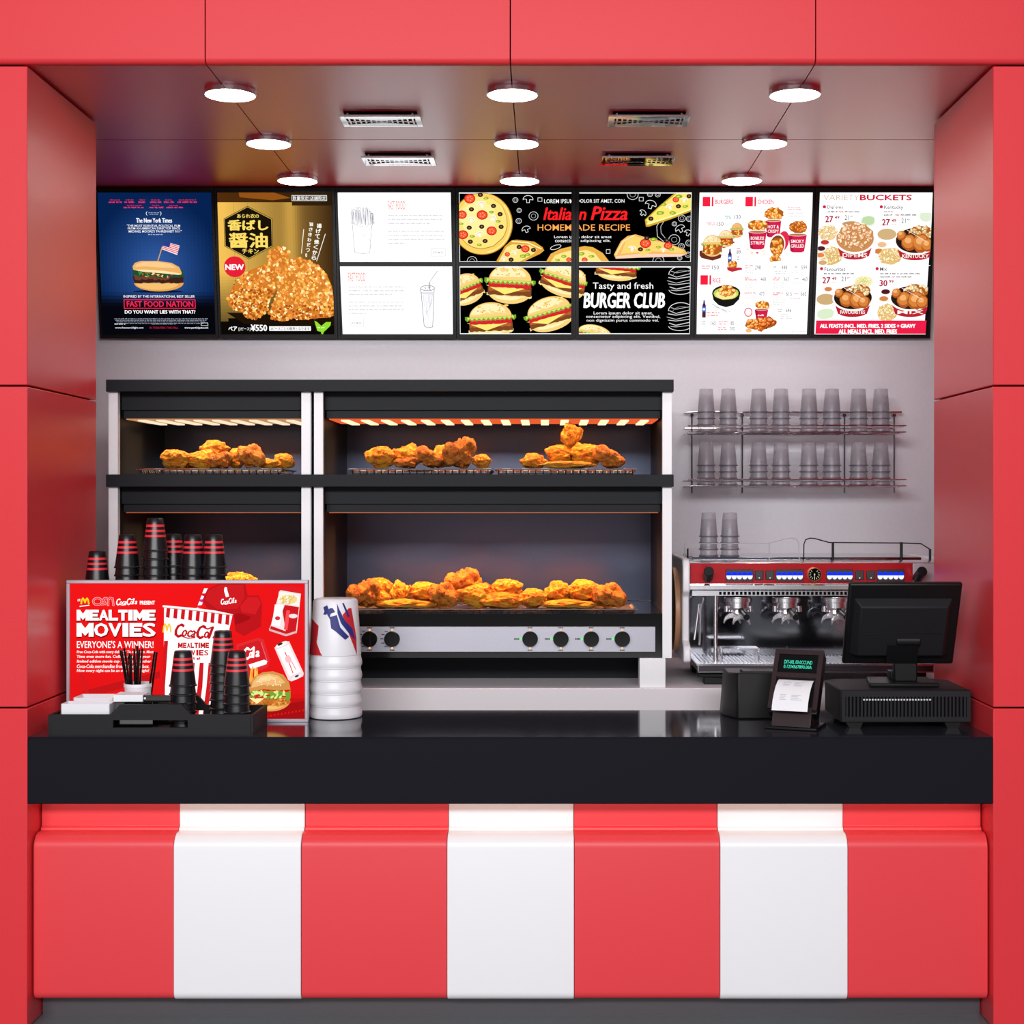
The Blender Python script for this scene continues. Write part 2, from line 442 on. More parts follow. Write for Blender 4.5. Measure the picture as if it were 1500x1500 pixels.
for px in (163, 937):
    q = G(); q.box(X(px, YC), X(px + 38, YC), .932, 1.02, BT, zBot - .0005); q.build('leg', M_COLW, wc, bevel=.002)

# ---- trays
def wire_tray(px0, px1, Y0, Y1, zlo, zhi, label, group='wire trays of chicken'):
    x0, x1 = X(px0, Y0), X(px1, Y0)
    t = thing('wire_tray', ((x0 + x1) / 2, (Y0 + Y1) / 2, zlo), label, 'tray', group)
    q = G(); r = .003; cr = .02
    loop = [(x0, Y0, zhi - r), (x1, Y0, zhi - r), (x1, Y1, zhi - r), (x0, Y1, zhi - r)]
    for a, b in zip(loop, loop[1:] + loop[:1]): q.tube([a, b], r, 8)
    q.build('rim', M_CHR, t)
    q = G(); ins = .014; zl = zlo + .002
    lp = [(x0 + ins, Y0 + ins, zl), (x1 - ins, Y0 + ins, zl), (x1 - ins, Y1 - ins, zl), (x0 + ins, Y1 - ins, zl)]
    for a, b in zip(lp, lp[1:] + lp[:1]): q.tube([a, b], .002, 6)
    zm = (zl + zhi) / 2
    n = max(6, int((x1 - x0) / .029))
    for k in range(n + 1):
        x = x0 + ins + (x1 - x0 - 2 * ins) * k / n
        q.tube([(x, Y0, zhi - r), (x, Y0 + ins, zl), (x, Y1 - ins, zl), (x, Y1, zhi - r)], .0022, 5)
    m = 9
    for k in range(m):
        y = Y0 + ins + (Y1 - Y0 - 2 * ins) * (k + .5) / m
        q.tube([(x0, y, zhi - r), (x0 + ins, y, zl), (x1 - ins, y, zl), (x1, y, zhi - r)], .0018, 5)
    q.build('wire_mesh', M_WIRE, t)
    q = G(); q.box(x0 + ins, x1 - ins, Y0 + ins, Y1 - ins, zl + .003, zl + .006); q.build('liner', mat('dark red tray liner', '#1c1416', .5), t)
    return t
YT = .985
zs = zM1
wire_tray(200.5, 412, YT, YT + .34, zs, Z(686.5, YT), 'long wire tray on the upper shelf behind the left pane, holding chicken')
wire_tray(511, 720, YT, YT + .34, zs, Z(686.5, YT), 'wire tray of chicken on the upper shelf, centre of the cabinet')
wire_tray(725, 932, YT, YT + .34, zs, Z(686.5, YT), 'wire tray of chicken on the upper shelf, far right end')
zd = Z(899, YC)
wire_tray(505, 933, YT, YT + .36, zd, Z(892, YT), 'widest wire tray of chicken on the lower deck above the knobs')
wire_tray(200.5, 412, YT, YT + .34, zd, Z(892, YT), 'wire tray on the lower deck behind the red poster and cup stacks')

# ---- chicken pieces
def chick_mesh(kind, seed):
    import bmesh
    rnd = random.Random(seed); bm = bmesh.new(); bmesh.ops.create_icosphere(bm, subdivisions=5, radius=1)
    off = Vector((rnd.uniform(-50, 50), rnd.uniform(-50, 50), rnd.uniform(-50, 50)))
    bumps = [Vector((rnd.uniform(-1, 1), rnd.uniform(-1, .3), rnd.uniform(-.4, 1))).normalized() for _ in range(6 if kind == 'knob' else 3)]
    for v in bm.verts:
        p = v.co.normalized(); r = 1
        if kind == 'knob':
            r = .78
            for b in bumps: r += .30 * max(0, (p.dot(b) - .72) / .28) ** .6
        elif kind == 'thigh':
            r = .86 + .12 * p.x
            for b in bumps: r += .16 * max(0, (p.dot(b) - .6) / .4)
        elif kind == 'leg':
            r = .9
            for b in bumps: r += .10 * max(0, (p.dot(b) - .6) / .4)
        elif kind == 'flat': r = .95
        r += .22 * noise.noise(p * 1.5 + off) + .13 * noise.noise(p * 3.4 + off) + .07 * abs(noise.noise(p * 8 + off)) + .045 * noise.noise(p * 19 + off) + .02 * noise.noise(p * 40 + off)
        q = p * r
        if kind == 'leg':       # drumstick: tapers along +x to a bone end
            t = (q.x + 1) / 2; k = 1.05 - .62 * max(0, t - .25) ** .8; 
            if t > .86: k += .14
            q.y *= k; q.z *= k
            q.z += .22 * t * t
        v.co = q
    zs_ = [v.co for v in bm.verts]
    lo_ = Vector((min(c.x for c in zs_), min(c.y for c in zs_), min(c.z for c in zs_))); hi_ = Vector((max(c.x for c in zs_), max(c.y for c in zs_), max(c.z for c in zs_)))
    for v in bm.verts: v.co = Vector(((v.co.x - (lo_.x + hi_.x) / 2) / (hi_.x - lo_.x), (v.co.y - (lo_.y + hi_.y) / 2) / (hi_.y - lo_.y), (v.co.z - lo_.z) / (hi_.z - lo_.z)))
    me = bpy.data.meshes.new('fried_chicken'); bm.to_mesh(me); bm.free(); me.shade_smooth()
    return me
CM = {}
for kd in ('knob', 'thigh', 'leg', 'flat'):
    for s_ in range(3):
        me = chick_mesh(kd, hash_ if False else s_ * 7 + len(kd)); CM[kd, s_] = me
        me.materials.append({'knob': M_CHKD, 'thigh': M_CHK, 'leg': M_CHK, 'flat': M_CHKY}[kd])
CNT = {}
def chick(tray, kind, u, v, w, h, Y, sc_, ox, oy, label, flip=False, seed=0, zmin=None):
    w *= 1.1; v -= h * .05; h *= 1.1; px = ox + u / sc_; top = oy + (v - h / 2) / sc_; bot = oy + (v + h / 2) / sc_
    z1, z0 = Z(top, Y), Z(bot, Y)
    if zmin is not None: z0 = max(zmin, z0)
    o = bpy.data.objects.new('fried_chicken', CM[kind, seed % 3]); COL.objects.link(o)
    ww = w / sc_ * K(Y)
    o.location = (X(px, Y), Y, z0); o.scale = (ww * (-1 if False else 1), min(ww, .11), max(.03, z1 - z0))
    o.rotation_euler = (0, 0, PI if flip else 0)
    tag(o, label, 'fried chicken', 'fried chicken ' + tray)
zt1 = zs + .009; zt2 = zd + .009
# (kind, u, v, w, h, depth, flip, description)
UL = [('thigh', 490, 562, 165, 115, 1.08, 0, 'rounded piece at the left end'), ('leg', 640, 560, 230, 120, 1.10, 1, 'long golden piece second from left'),
      ('thigh', 730, 487, 170, 88, 1.17, 0, 'piece lying on top of the heap'), ('knob', 765, 565, 130, 105, 1.05, 0, 'browned round piece in the middle front'),
      ('thigh', 865, 555, 120, 120, 1.14, 1, 'orange piece right of the middle'), ('knob', 950, 540, 165, 140, 1.07, 0, 'tall knobbly brown piece right of centre'),
      ('leg', 1065, 585, 130, 65, 1.12, 0, 'small low piece at the right end'), ('thigh', 560, 590, 110, 50, 1.18, 0, 'low piece behind the two left ones'), ('flat', 1150, 570, 120, 90, 1.26, 0, 'stand-in for a reflected piece at the back right')]  # last entry is a solid piece added in place of a reflection
for k, (kd, u, v, w, h, Y, fl, ds) in enumerate(UL):
    chick('upper left', kd, u, v, w, h, Y, 4.167, 140, 540, 'fried chicken, %s, behind the upper left pane' % ds, fl, k, zt1)
UM = [('thigh', 292, 360, 118, 84, 1.08, 0, 'rounded piece at the left end'), ('leg', 395, 355, 125, 100, 1.11, 1, 'upright piece second from left'), ('knob', 398, 378, 95, 45, 1.04, 0, 'small browned piece low in front'),
      ('knob', 487, 357, 105, 84, 1.06, 0, 'dark browned piece left of the tallest'), ('thigh', 545, 355, 110, 86, 1.12, 0, 'smooth orange piece behind the tallest'), ('knob', 608, 342, 125, 120, 1.05, 0, 'tallest knobbly piece'),
      ('thigh', 695, 374, 75, 55, 1.10, 0, 'small piece at the right end'), ('flat', 440, 350, 120, 60, 1.24, 0, 'piece in the back row')]
for k, (kd, u, v, w, h, Y, fl, ds) in enumerate(UM):
    chick('upper middle', kd, u, v, w, h, Y, 2.727, 450, 540, 'fried chicken, %s, upper shelf centre tray' % ds, fl, k + 1, zt1)
UR = [('thigh', 905, 372, 105, 60, 1.08, 0, 'rounded piece at the left end'), ('thigh', 1005, 346, 105, 72, 1.14, 1, 'piece left of the upright one'), ('flat', 1045, 387, 215, 32, 1.05, 0, 'flat golden piece lying in front'),
      ('leg', 1058, 272, 84, 108, 1.16, 0, 'small upright piece crowning the heap'), ('thigh', 1118, 350, 130, 84, 1.13, 0, 'broad piece under the crown'), ('knob', 1206, 358, 122, 92, 1.06, 0, 'knobbly brown piece at the right end'), ('thigh', 1060, 345, 120, 90, 1.20, 1, 'piece in the back under the crown')]
for k, (kd, u, v, w, h, Y, fl, ds) in enumerate(UR):
    chick('upper right', kd, u, v, w, h, Y, 2.727, 450, 540, 'fried chicken, %s, upper shelf right tray' % ds, fl, k + 2, zt1)
LR = [('knob', 225, 467, 125, 108, 1.06, 0, 'knobbly brown piece at the far left'), ('thigh', 290, 488, 80, 66, 1.10, 0, 'small piece beside the far left one'), ('leg', 378, 462, 85, 95, 1.14, 0, 'upright orange piece third from left'),
      ('flat', 395, 506, 220, 40, 1.04, 0, 'flat golden piece at front left'), ('thigh', 470, 458, 130, 72, 1.15, 1, 'smooth piece left of the highest heap'), ('knob', 545, 472, 112, 98, 1.05, 0, 'dark knobbly piece left of centre'),
      ('knob', 618, 415, 128, 95, 1.17, 0, 'highest piece of the heap'), ('leg', 670, 475, 160, 96, 1.08, 1, 'broad golden piece in the centre'), ('thigh', 780, 492, 175, 62, 1.05, 0, 'long low piece right of centre'),
      ('thigh', 800, 450, 115, 80, 1.16, 0, 'orange piece with bumps behind the long one'), ('thigh', 905, 485, 110, 74, 1.08, 1, 'rounded piece in the gap on the right'), ('thigh', 1003, 455, 105, 78, 1.14, 0, 'bright piece second heap left'),
      ('flat', 1045, 506, 215, 38, 1.04, 0, 'flat golden piece at front right'), ('thigh', 1105, 455, 120, 84, 1.14, 1, 'smooth piece second heap middle'), ('knob', 1207, 475, 128, 98, 1.06, 0, 'knobbly brown piece at the far right')]
for k, (kd, u, v, w, h, Y, fl, ds) in enumerate(LR):
    chick('lower deck', kd, u, v, w, h, Y, 2.727, 450, 700, 'fried chicken, %s, lower deck wide tray' % ds, fl, k, zt2 if v + h / 2 > 505 else None)
BK = [(295, 400, 90, 80), (500, 420, 160, 60), (665, 385, 90, 80), (805, 415, 100, 60), (1000, 420, 110, 60), (1130, 415, 140, 60)]
for k, (u, v, w, h) in enumerate(BK):
    chick('lower deck', 'thigh', u, v + 60, w, h + 26, 1.26, 2.727, 450, 700, 'fried chicken in the back row of the wide lower tray, %s from left' % ORD[k], k % 2, k, None)
for k, (px, w) in enumerate(((250, 46), (290, 44), (328, 42), (352, 46))):
    chick('lower left', 'thigh' if k % 2 else 'knob', (px - 450) * 2.727, (876 - 700) * 2.727 - (40 if k == 3 else 0), w * 2.727, 110, 1.1 + .03 * k, 2.727, 450, 700, 'fried chicken, %s from left on the lower deck behind the cups and poster' % ORD[k], 0, k, zt2)

# heat lamps: real area lights on the plates
def area(name, loc, rot, sx, sy, e, col, spread=180):
    l = bpy.data.lights.new(name, 'AREA'); l.shape = 'RECTANGLE'; l.size = sx; l.size_y = sy; l.energy = e; l.color = col; l.spread = R(spread)
    o = bpy.data.objects.new(name, l); COL.objects.link(o); o.location = loc; o.rotation_euler = rot
    return o
zh = Z(613, 1.0) - .014
area('heat_light', (X(316, 1.18), 1.16, zh), (0, 0, 0), .62, .28, 5.5, (1, .55, .22), 80)
area('heat_light', (X(722, 1.18), 1.16, zh), (0, 0, 0), 1.25, .28, 12, (1, .42, .14), 80)
zh = Z(750, 1.0) - .014
area('heat_light', (X(316, 1.18), 1.16, zh), (0, 0, 0), .62, .28, 7, (1, .5, .2), 75)
area('heat_light', (X(722, 1.18), 1.16, zh), (0, 0, 0), 1.25, .28, 21, (1, .38, .11), 75)

# ================================================================ clear cups
def cup_mesh():
    q = G()
    q.lathe([(.0290, .1060), (.0302, .1045), (.0380, .004)], seg=28, cap1=False)
    q.lathe([(.0422, .001), (.0422, .006), (.0385, .006), (.0385, .001), (.0422, .001)], seg=28, cap0=False, cap1=False, mi=1)
    o = q.build('plastic_cup', [M_CLEAR, M_CLEARR], None, local=True)
    return o
cup0 = cup_mesh(); cup_used = False
def put(proto, used, loc, s=1):
    if not used[0]: used[0] = True; o = proto
    else: o = proto.copy(); COL.objects.link(o)
    o.location = loc; o.scale = (s, s, s)
    return o
uc = [False]
LV = {4: ['bottom', 'third from top', 'second from top', 'topmost']}
YCp = 1.84; kc = K(YCp)
cxs = [1034.4, 1066.8, 1111.2, 1144, 1184.9, 1218.4, 1257.6, 1290.4]
for r_, (ytop, ybase) in enumerate(((570, 633), (648, 711))):
    for i, px in enumerate(cxs):
        zb = Z(ybase, YCp)
        for k in range(4):
            o = put(cup0, uc, (X(px, YCp), YCp, zb + .0285 * k))
            tag(o, 'clear grey cup, %s of %s stack from left, %s rack tier' % (LV[4][k], ORD[i], ['upper', 'lower'][r_]), 'cup', 'clear cups on the wall rack')
rk = thing('cup_rack', (X(1162, 1.9), YB - .01, Z(720, 1.9)), 'two-tier chrome wire cup rack on the white wall', 'rack')
for r_, yb in enumerate((633, 711)):
    zsf = Z(yb, YCp); q = G()
    ya, yb2 = YCp - .075, YB - .02; xa, xb = X(1006, YCp), X(1321, YCp)
    z1 = zsf - .003
    for zz in (z1, z1 + .028): 
        q.tube([(xa, ya, zz), (xb, ya, zz)], .0030, 8)
        q.tube([(xa, ya, zz), (xa, yb2, zz)], .0026, 6); q.tube([(xb, ya, zz), (xb, yb2, zz)], .0026, 6)
        q.tube([(xa, yb2, zz), (xb, yb2, zz)], .0030, 8)
    q.build('tier_frame', M_CHR, rk)
    q = G()
    for k in range(1, 7):
        y = ya + (yb2 - ya) * k / 7; q.tube([(xa, y, z1), (xb, y, z1)], .0024, 6)
    for px in cxs[:1] + [1088, 1162, 1238, 1311]: q.tube([(X(px, YCp), ya, z1 - .004), (X(px, YCp), yb2, z1 - .004)], .0024, 6)
    q.build('shelf_wires', M_CHR, rk)
q = G(); zt_ = Z(604, 1.99); q.tube([(X(1002, 1.98), 1.985, zt_), (X(1321, 1.98), 1.985, zt_)], .0065, 12); q.build('top_rail', M_CHR, rk)
for px in (1014, 1088, 1238, 1311):
    q = G(); q.tube([(X(px, 1.99), 2.005, Z(606, 1.99)), (X(px, 1.99), 2.005, Z(722, 1.99))], .0035, 8)
    q.cyl((X(px, 1.99), 2.018, Z(608, 1.99)), .008, .028, 'y', 12)
    q.build('upright', M_CHRS, rk)
# ================================================================ espresso machine
def E5(u): return 980 + u / 3.75
def V5(v): return 740 + v / 3.75
em = thing('espresso_machine', (X(1193, 1.3), 1.3, BT), 'three-group chrome espresso machine with a red reflection painted on its control band, on the back counter', 'coffee machine')
Ya = 1.08                                     # control band plane
Yd = 1.0                                      # drip tray front
xL, xR = X(E5(112), Ya), X(1374, Ya)
def ex(u, Y): return X(E5(u), Y)
def ez(v, Y): return Z(V5(v), Y)
YBm = 1.60
# head
q = G(); zt = ez(303, Ya)
q.prism([(Ya + .03, zt), (Ya + .010, zt - .006), (Ya, ez(318, Ya)), (Ya, ez(468, Ya)), (YBm, ez(468, Ya)), (YBm, zt)], 'x', xL, xR)
hd = q.build('head', M_STL, em, bevel=.003)
q = G(); q.box(xL + .002, xR - .10, Ya - .004, Ya + .002, ez(430, Ya), ez(320, Ya)); q.build('control_band', M_REFL, em, bevel=.002)  # chrome band, its red reflection painted as base colour
q = G(); q.box(xR - .10, xR - .002, Ya - .004, Ya + .002, ez(430, Ya), ez(320, Ya)); q.build('control_band', M_SILV, em, bevel=.002)
q = G(); q.prism([(Ya - .006, ez(432, Ya)), (Ya - .012, ez(440, Ya)), (Ya - .012, ez(462, Ya)), (Ya - .002, ez(468, Ya)), (Ya + .01, ez(468, Ya)), (Ya + .01, ez(432, Ya))], 'x', xL, xR); q.build('lower_lip', M_STL, em)
Yb = Ya - .004
for a, b in ((310, 462), (585, 738), (863, 1010), (1140, 1292)):
    q = G(); q.box(ex(a, Yb), ex(b, Yb), Yb - .006, Yb, ez(418, Yb), ez(352, Yb)); kp = q.build('button_panel', mat('dark grey plastic', '#2e3033', .4), em, bevel=.002)
    for k in range(5):
        x = ex(a + (b - a) * (k + .62) / 5.25, Yb); z = ez(387, Yb); r = .0098
        arc = [(x + r * math.cos(R(t)), z - .003 + r * 1.15 * math.sin(R(t))) for t in range(180, 361, 20)]
        q = G(); q.prism(arc + [(x + r, z + .001), (x - r, z + .001)], 'y', Yb - .009, Yb - .0061, 0)
        arc = [(x + r * math.cos(R(t)), z + .004 + r * 1.05 * math.sin(R(t))) for t in range(0, 181, 20)]
        q.prism(arc + [(x - r, z + .0012), (x + r, z + .0012)], 'y', Yb - .009, Yb - .0061, 1)
        q.build('button', [M_WLED, M_BLED], kp)
for a, b in ((471, 517), (530, 577), (1022, 1068), (1084, 1131)):
    q = G(); q.box(ex(a, Yb), ex(b, Yb), Yb - .008, Yb, ez(410, Yb), ez(358, Yb)); s_ = q.build('switch', mat('dark grey plastic', '#2e3033', .4), em, bevel=.003)
    q = G(); q.cyl((ex((a + b) / 2, Yb), Yb - .0085, ez(399, Yb)), .0022, .002, 'y', 10); q.build('indicator_light', M_WLED, s_)
gx, gz = ex(797, Yb), ez(380, Yb)
q = G(); q.lathe([(.0275, 0), (.0275, .012), (.0245, .014), (.0245, .010)], (gx, Yb, gz), 40, rot=Matrix.Rotation(PI / 2, 4, 'X'), cap0=False, cap1=False, mis=[0, 0, 0]); gg = q.build('gauge', mat('brass ring', '#c8b070', .3, metal=.8), em)
q = G(); q.cyl((gx, Yb - .005, gz), .0245, .008, 'y', 32); q.build('dial', M_BLKG, gg)
q = G()
for k in range(11):
    a = R(-50 + k * 28); rr = .019
    M_ = Matrix.Translation((gx, Yb - .0092, gz)) @ Matrix.Rotation(a, 4, 'Y')
    q.M = M_; q.box(.014, .021, -.0006, .0004, -.001, .001)
q.M = Matrix(); q.box(gx - .0011, gx + .0011, Yb - .0102, Yb - .0092, gz - .019, gz + .004); q.cyl((gx, Yb - .0098, gz), .003, .0014, 'y', 12)
q.build('dial_marks', mat('cream print', '#e6dfc0', .5), gg)
def steam_knob(u0, v0, u1, v1, flip):
    a = Vector((ex(u1, Yb), Yb, ez(v1, Yb))); b = Vector((ex(u0, Yb - .09), Yb - .09, ez(v0, Yb - .09)))
    q = G(); q.tube([a + (b - a) * .0, a + (b - a) * .15], .012, 20); q.tube([a + (b - a) * .15, a + (b - a) * .92, b], .0195, 28); q.build('steam_knob', M_BLK, em, bevel=.002)
steam_knob(219, 362, 213, 405, 0); steam_knob(1392, 362, 1358, 408, 1)
# lower body: splash back, floor, side posts
Ys = 1.30; zdt = ez(850, Yd + .04); zlip = ez(468, Ya)
q = G(); q.box(xL + .01, xR, Ys, YBm, zdt - .03, zlip); q.build('splash_back', M_CHRS, em, bevel=.002)
for u in (645, 912, 1180):
    q = G(); q.lathe([(.0055, 0), (.0055, .004), (.003, .004), (.003, .001)], (ex(u, Ys), Ys, ez(778, Ys)), 16, rot=Matrix.Rotation(PI / 2, 4, 'X')); q.build('screw_or_glint', M_CHR, em)
q = G(); q.box(xL + .012, xR - .02, Ya + .01, Ys, zlip - .022, zlip - .001); q.build('group_rail', M_STL, em)
q = G()
for k in range(46):
    x = ex(275, Ya + .01) + k * .0165
    if x < xR - .04: q.box(x, x + .010, Ya + .0085, Ya + .0105, zlip - .018, zlip - .006)
q.build('vent_slots', M_GAP, em)
# drip tray
q = G(); x0, x1 = ex(160, Yd), X(1368, Yd)
zt1_, zt0_ = ez(880, Yd), ez(918, Yd)
q.box(x0, x1, Yd, Ys + .1, zt0_, zt1_); dt = q.build('drip_tray', mat('dark grey steel', '#4b464c', .35, metal=.5), em, bevel=.002)
q = G(); q.prism([(x0 - .006, zt1_ - .001), (x1 + .006, zt1_ - .001), (x1 + .006, zt1_ + .006), (x0 - .006, zt1_ + .006)], 'y', Yd - .003, Ys + .1)
q.box(x0 - .002, x1 + .002, Yd - .0025, Yd - .0003, zt0_ - .001, zt0_ + .003); q.box(x0 - .002, x0 + .002, Yd - .0025, Yd - .0003, zt0_, zt1_)
q.build('chrome_edge', M_STL, dt)
q = G()
for k in range(58):
    x = x0 + .02 + k * (x1 - x0 - .04) / 57; q.box(x - .0035, x + .0035, Yd + .03, Ys - .01, zt1_ + .006, zt1_ + .009)
q.build('grate', mat('pale steel grate', '#cfced6', .35, metal=.3), dt)
for u in (235, 1330):
    q = G(); x = ex(u, 1.05)
    q.box(x - .055, x + .055, 1.03, 1.10, BT + .028, zt0_ - .0005); q.box(x - .032, x + .040, 1.035, 1.095, BT, BT + .028); q.build('foot', M_BLK, em, bevel=.003)
    q = G(); q.box(x - .04, x + .04, 1.45, 1.52, BT, zt0_ + .0); q.build('foot', M_BLK, em, bevel=.003)
q = G(); q.box(xL + .01, xR - .01, Ys + .1, YBm, zt0_, zdt); q.build('rear_base', M_CHRS, em)
# groups and portafilters
for u in (380, 645, 915, 1182):
    x = ex(u, Ya + .08); y = Ya + .085
    z1 = ez(505, Ya + .06); z0 = ez(575, Ya + .06)
    q = G(); q.lathe([(.052, z1), (.056, z1 - .004), (.056, z1 - .02), (.050, z1 - .022), (.050, z0 + .008), (.044, z0)], (x, y, 0), 40)
    q.lathe([(.050, zlip - .034), (.054, z1)], (x, y, 0), 40)
    gh = q.build('group_head', M_STL, em)
    q = G(); zc = z0 - .003
    q.lathe([(.036, z0), (.038, z0 - .014), (.020, z0 - .022)], (x, y, 0), 32)
    for s_ in (-1, 1): q.cyl((x + s_ * .047, y - .02, z0 + .004), .012, .022, 'z', 16)
    q.build('portafilter', M_STL, gh)
    q = G(); q.tube([(x + .006, y - .03, z0 - .006), (x + .012, y - .075, z0 - .011), (x + .014, y - .155, z0 - .02)], .0125, 16); q.build('portafilter_handle', M_BLK, gh)
    for dx, dy in ((.004, -.075), (-.026, -.02)):
        q = G(); cx_, cz_ = x + dx, z0 - .052; po = []; pi_ = []
        for t in range(0, 181, 12):
            po.append((cx_ + .036 * math.cos(R(t)), cz_ + .040 * math.sin(R(t)))); pi_.append((cx_ + .030 * math.cos(R(t)), cz_ - .004 + .022 * math.sin(R(t))))
        q.prism(po + list(reversed(pi_)), 'y', y + dy - .006, y + dy + .006)
        q.build('spout', M_STL, gh, bevel=.003)
# steam wands, front post, cup stand
q = G(); q.tube([(ex(256, Ya + .02), Ya + .02, zlip), (ex(256, Ya + .02), Ya + .02, zt1_ + .006)], .0075, 14); q.tube([(ex(256, Ya + .02), Ya + .02, ez(800, Ya)), (ex(256, Ya + .02), Ya + .02, zt1_ + .006)], .010, 14); q.build('front_post', M_STL, em)
for u0, u1, vb in ((160, 135, 735), (172, 163, 765)):
    q = G(); y = Ya + .04
    q.tube([(ex(188, y), y, zlip - .03), (ex(188, y), y, ez(520, y)), (ex(180, y), y - .01, ez(540, y)), (ex(u0, y), y - .02, ez(545, y)), (ex(u0 - 3, y), y - .02, ez(580, y)), (ex(u1, y), y - .03, ez(vb, y))], .0042, 10)
    q.build('steam_wand', M_STL, em)
q = G(); y0, y1 = Yd + .035, Yd + .135; zc = ez(787, y0); a, b = ex(288, y0), ex(498, y0)
q.box(a, b, y0, y1, zc - .004, zc)
for x in (a, b - .006):
    q.box(x, x + .006, y0, y0 + .012, zt1_ + .009, zc - .004); q.box(x, x + .006, y1 - .012, y1, zt1_ + .009, zc - .004)
q.build('cup_stand', M_STL, em, bevel=.0015)
# white side cheeks with amber inset
for sx, xx in ((-1, xL), (1, xR)):
    yo = Ya - .035
    prf = [(yo + .03, ez(292, Ya)), (yo + .002, ez(300, Ya)), (yo - .01, ez(330, Ya)), (yo - .01, ez(470, Ya)), (yo + .02, ez(500, Ya)), (yo + .02, ez(740, Ya)), (yo - .035, ez(765, Ya)), (yo - .045, ez(790, Ya)), (yo - .045, ez(845, Ya)), (yo - .03, ez(856, Ya)), (YBm, ez(856, Ya)), (YBm, ez(292, Ya))]
    q = G(); q.prism(prf, 'x', xx + sx * .002, xx + sx * .030); cheek = q.build('side_panel', M_WPL, em, bevel=.006)
    q = G(); n = []
    for t in range(0, 360, 15): n.append((1.30 + .19 * math.cos(R(t)), ez(570, 1.3) + .17 * math.sin(R(t))))
    q.prism(n, 'x', xx + sx * .0305, xx + sx * .052); q.build('wood_inset', M_WOOD, cheek, bevel=.003)
# cup rails on top
q = G(); zr = zt
q.box(xL + .02, xR - .05, Ya + .06, YBm - .02, zr, zr + .010); q.build('cup_tray', M_CHRS, em, bevel=.002)
def rail(pts, r, m, name='rail'):
    q = G(); q.tube(pts, r, 8); q.build(name, m, em)
yr = Ya + .05
def E(u, v, y=None): y = yr if y is None else y; return (ex(u, y), y, ez(v, y))
rail([E(85, 210), E(550, 210), E(560, 206), E(640, 184), E(680, 179), E(702, 188), E(713, 210), E(715, 300)], .0016, M_SILV)
rail([E(740, 300), E(741, 215), E(750, 190), E(775, 181), E(800, 183), E(880, 205), E(1290, 208), E(1385, 212), E(1430, 240)], .0024, M_BLK)
for u, v0, v1, r, m in ((550, 203, 300, .0022, M_SILV), (900, 203, 298, .005, M_BLK), (1276, 203, 298, .006, M_BLK), (1434, 240, 300, .005, M_BLK), (103, 238, 300, .003, M_BLK), (85, 210, 300, .0016, M_SILV)):
    rail([E(u, v0), E(u, v1)], r, m, 'rail_post')
for i, px in enumerate((1038, 1069)):
    for k in range(4):
        o = put(cup0, uc, (X(px, 1.22), 1.22, zt + .010 + .0262 * k), .93)
        tag(o, 'clear grey cup, %s of %s stack on top of espresso machine' % (LV[4][k], ['left', 'right'][i]), 'cup', 'clear cups on the espresso machine')

# ================================================================ black striped cups
q = G()
f = lambda t: .0285 + (.0425 - .0285) * t
H = .117
prf = [(.0255, H), (.0285, H - .004)]
mm = [0]
for t0, t1, m in ((.0, .17, 0), (.17, .245, 1), (.245, .335, 0), (.335, .405, 1), (.405, .50, 0), (.50, .57, 1), (.57, .97, 0)):
    prf.append((f(t1), H - .004 - (H - .008) * t1)); mm.append(m)
prf += [(.0455, .004), (.0455, .0), (.042, .0)]; mm += [0, 0, 0]
q.lathe(prf, seg=32, mis=mm, cap1=False)
cupB = q.build('paper_cup', [M_CUPB, M_CUPR], None, local=True); ub = [False]
def stack(px, Y, zb, n, pitch, where, group):
    for k in range(n):
        lv = 'topmost' if k == n - 1 else ('bottom' if k == 0 else ORD[n - 1 - k] + ' from top')
        o = put(cupB, ub, (X(px, Y), Y, zb + pitch * k))
        tag(o, 'striped black cup, %s in %s' % (lv, where), 'cup', group)
zr_ = Z(880, .42)
q = G(); q.box(X(128, .42), X(330, .42), .36, .56, CT, zr_); rs = q.build('cup_stand', M_DARK, None, bevel=.003)
tag(rs, 'dark box shelf behind the red poster carrying the cup stacks', 'stand')
for px, Y, n, wh in ((142.5, .42, 3, 'shortest, leftmost stack behind the poster'), (186.5, .42, 5, 'second stack from left behind the poster'), (227.5, .41, 7, 'tallest stack behind the poster'),
                 (254, .50, 5, 'half hidden stack behind the poster'), (283, .42, 5, 'second stack from right behind the poster'), (313.5, .42, 5, 'rightmost stack behind the poster')):
    stack(px, Y, zr_, n, .0288, wh, 'striped cups stacked behind the poster')
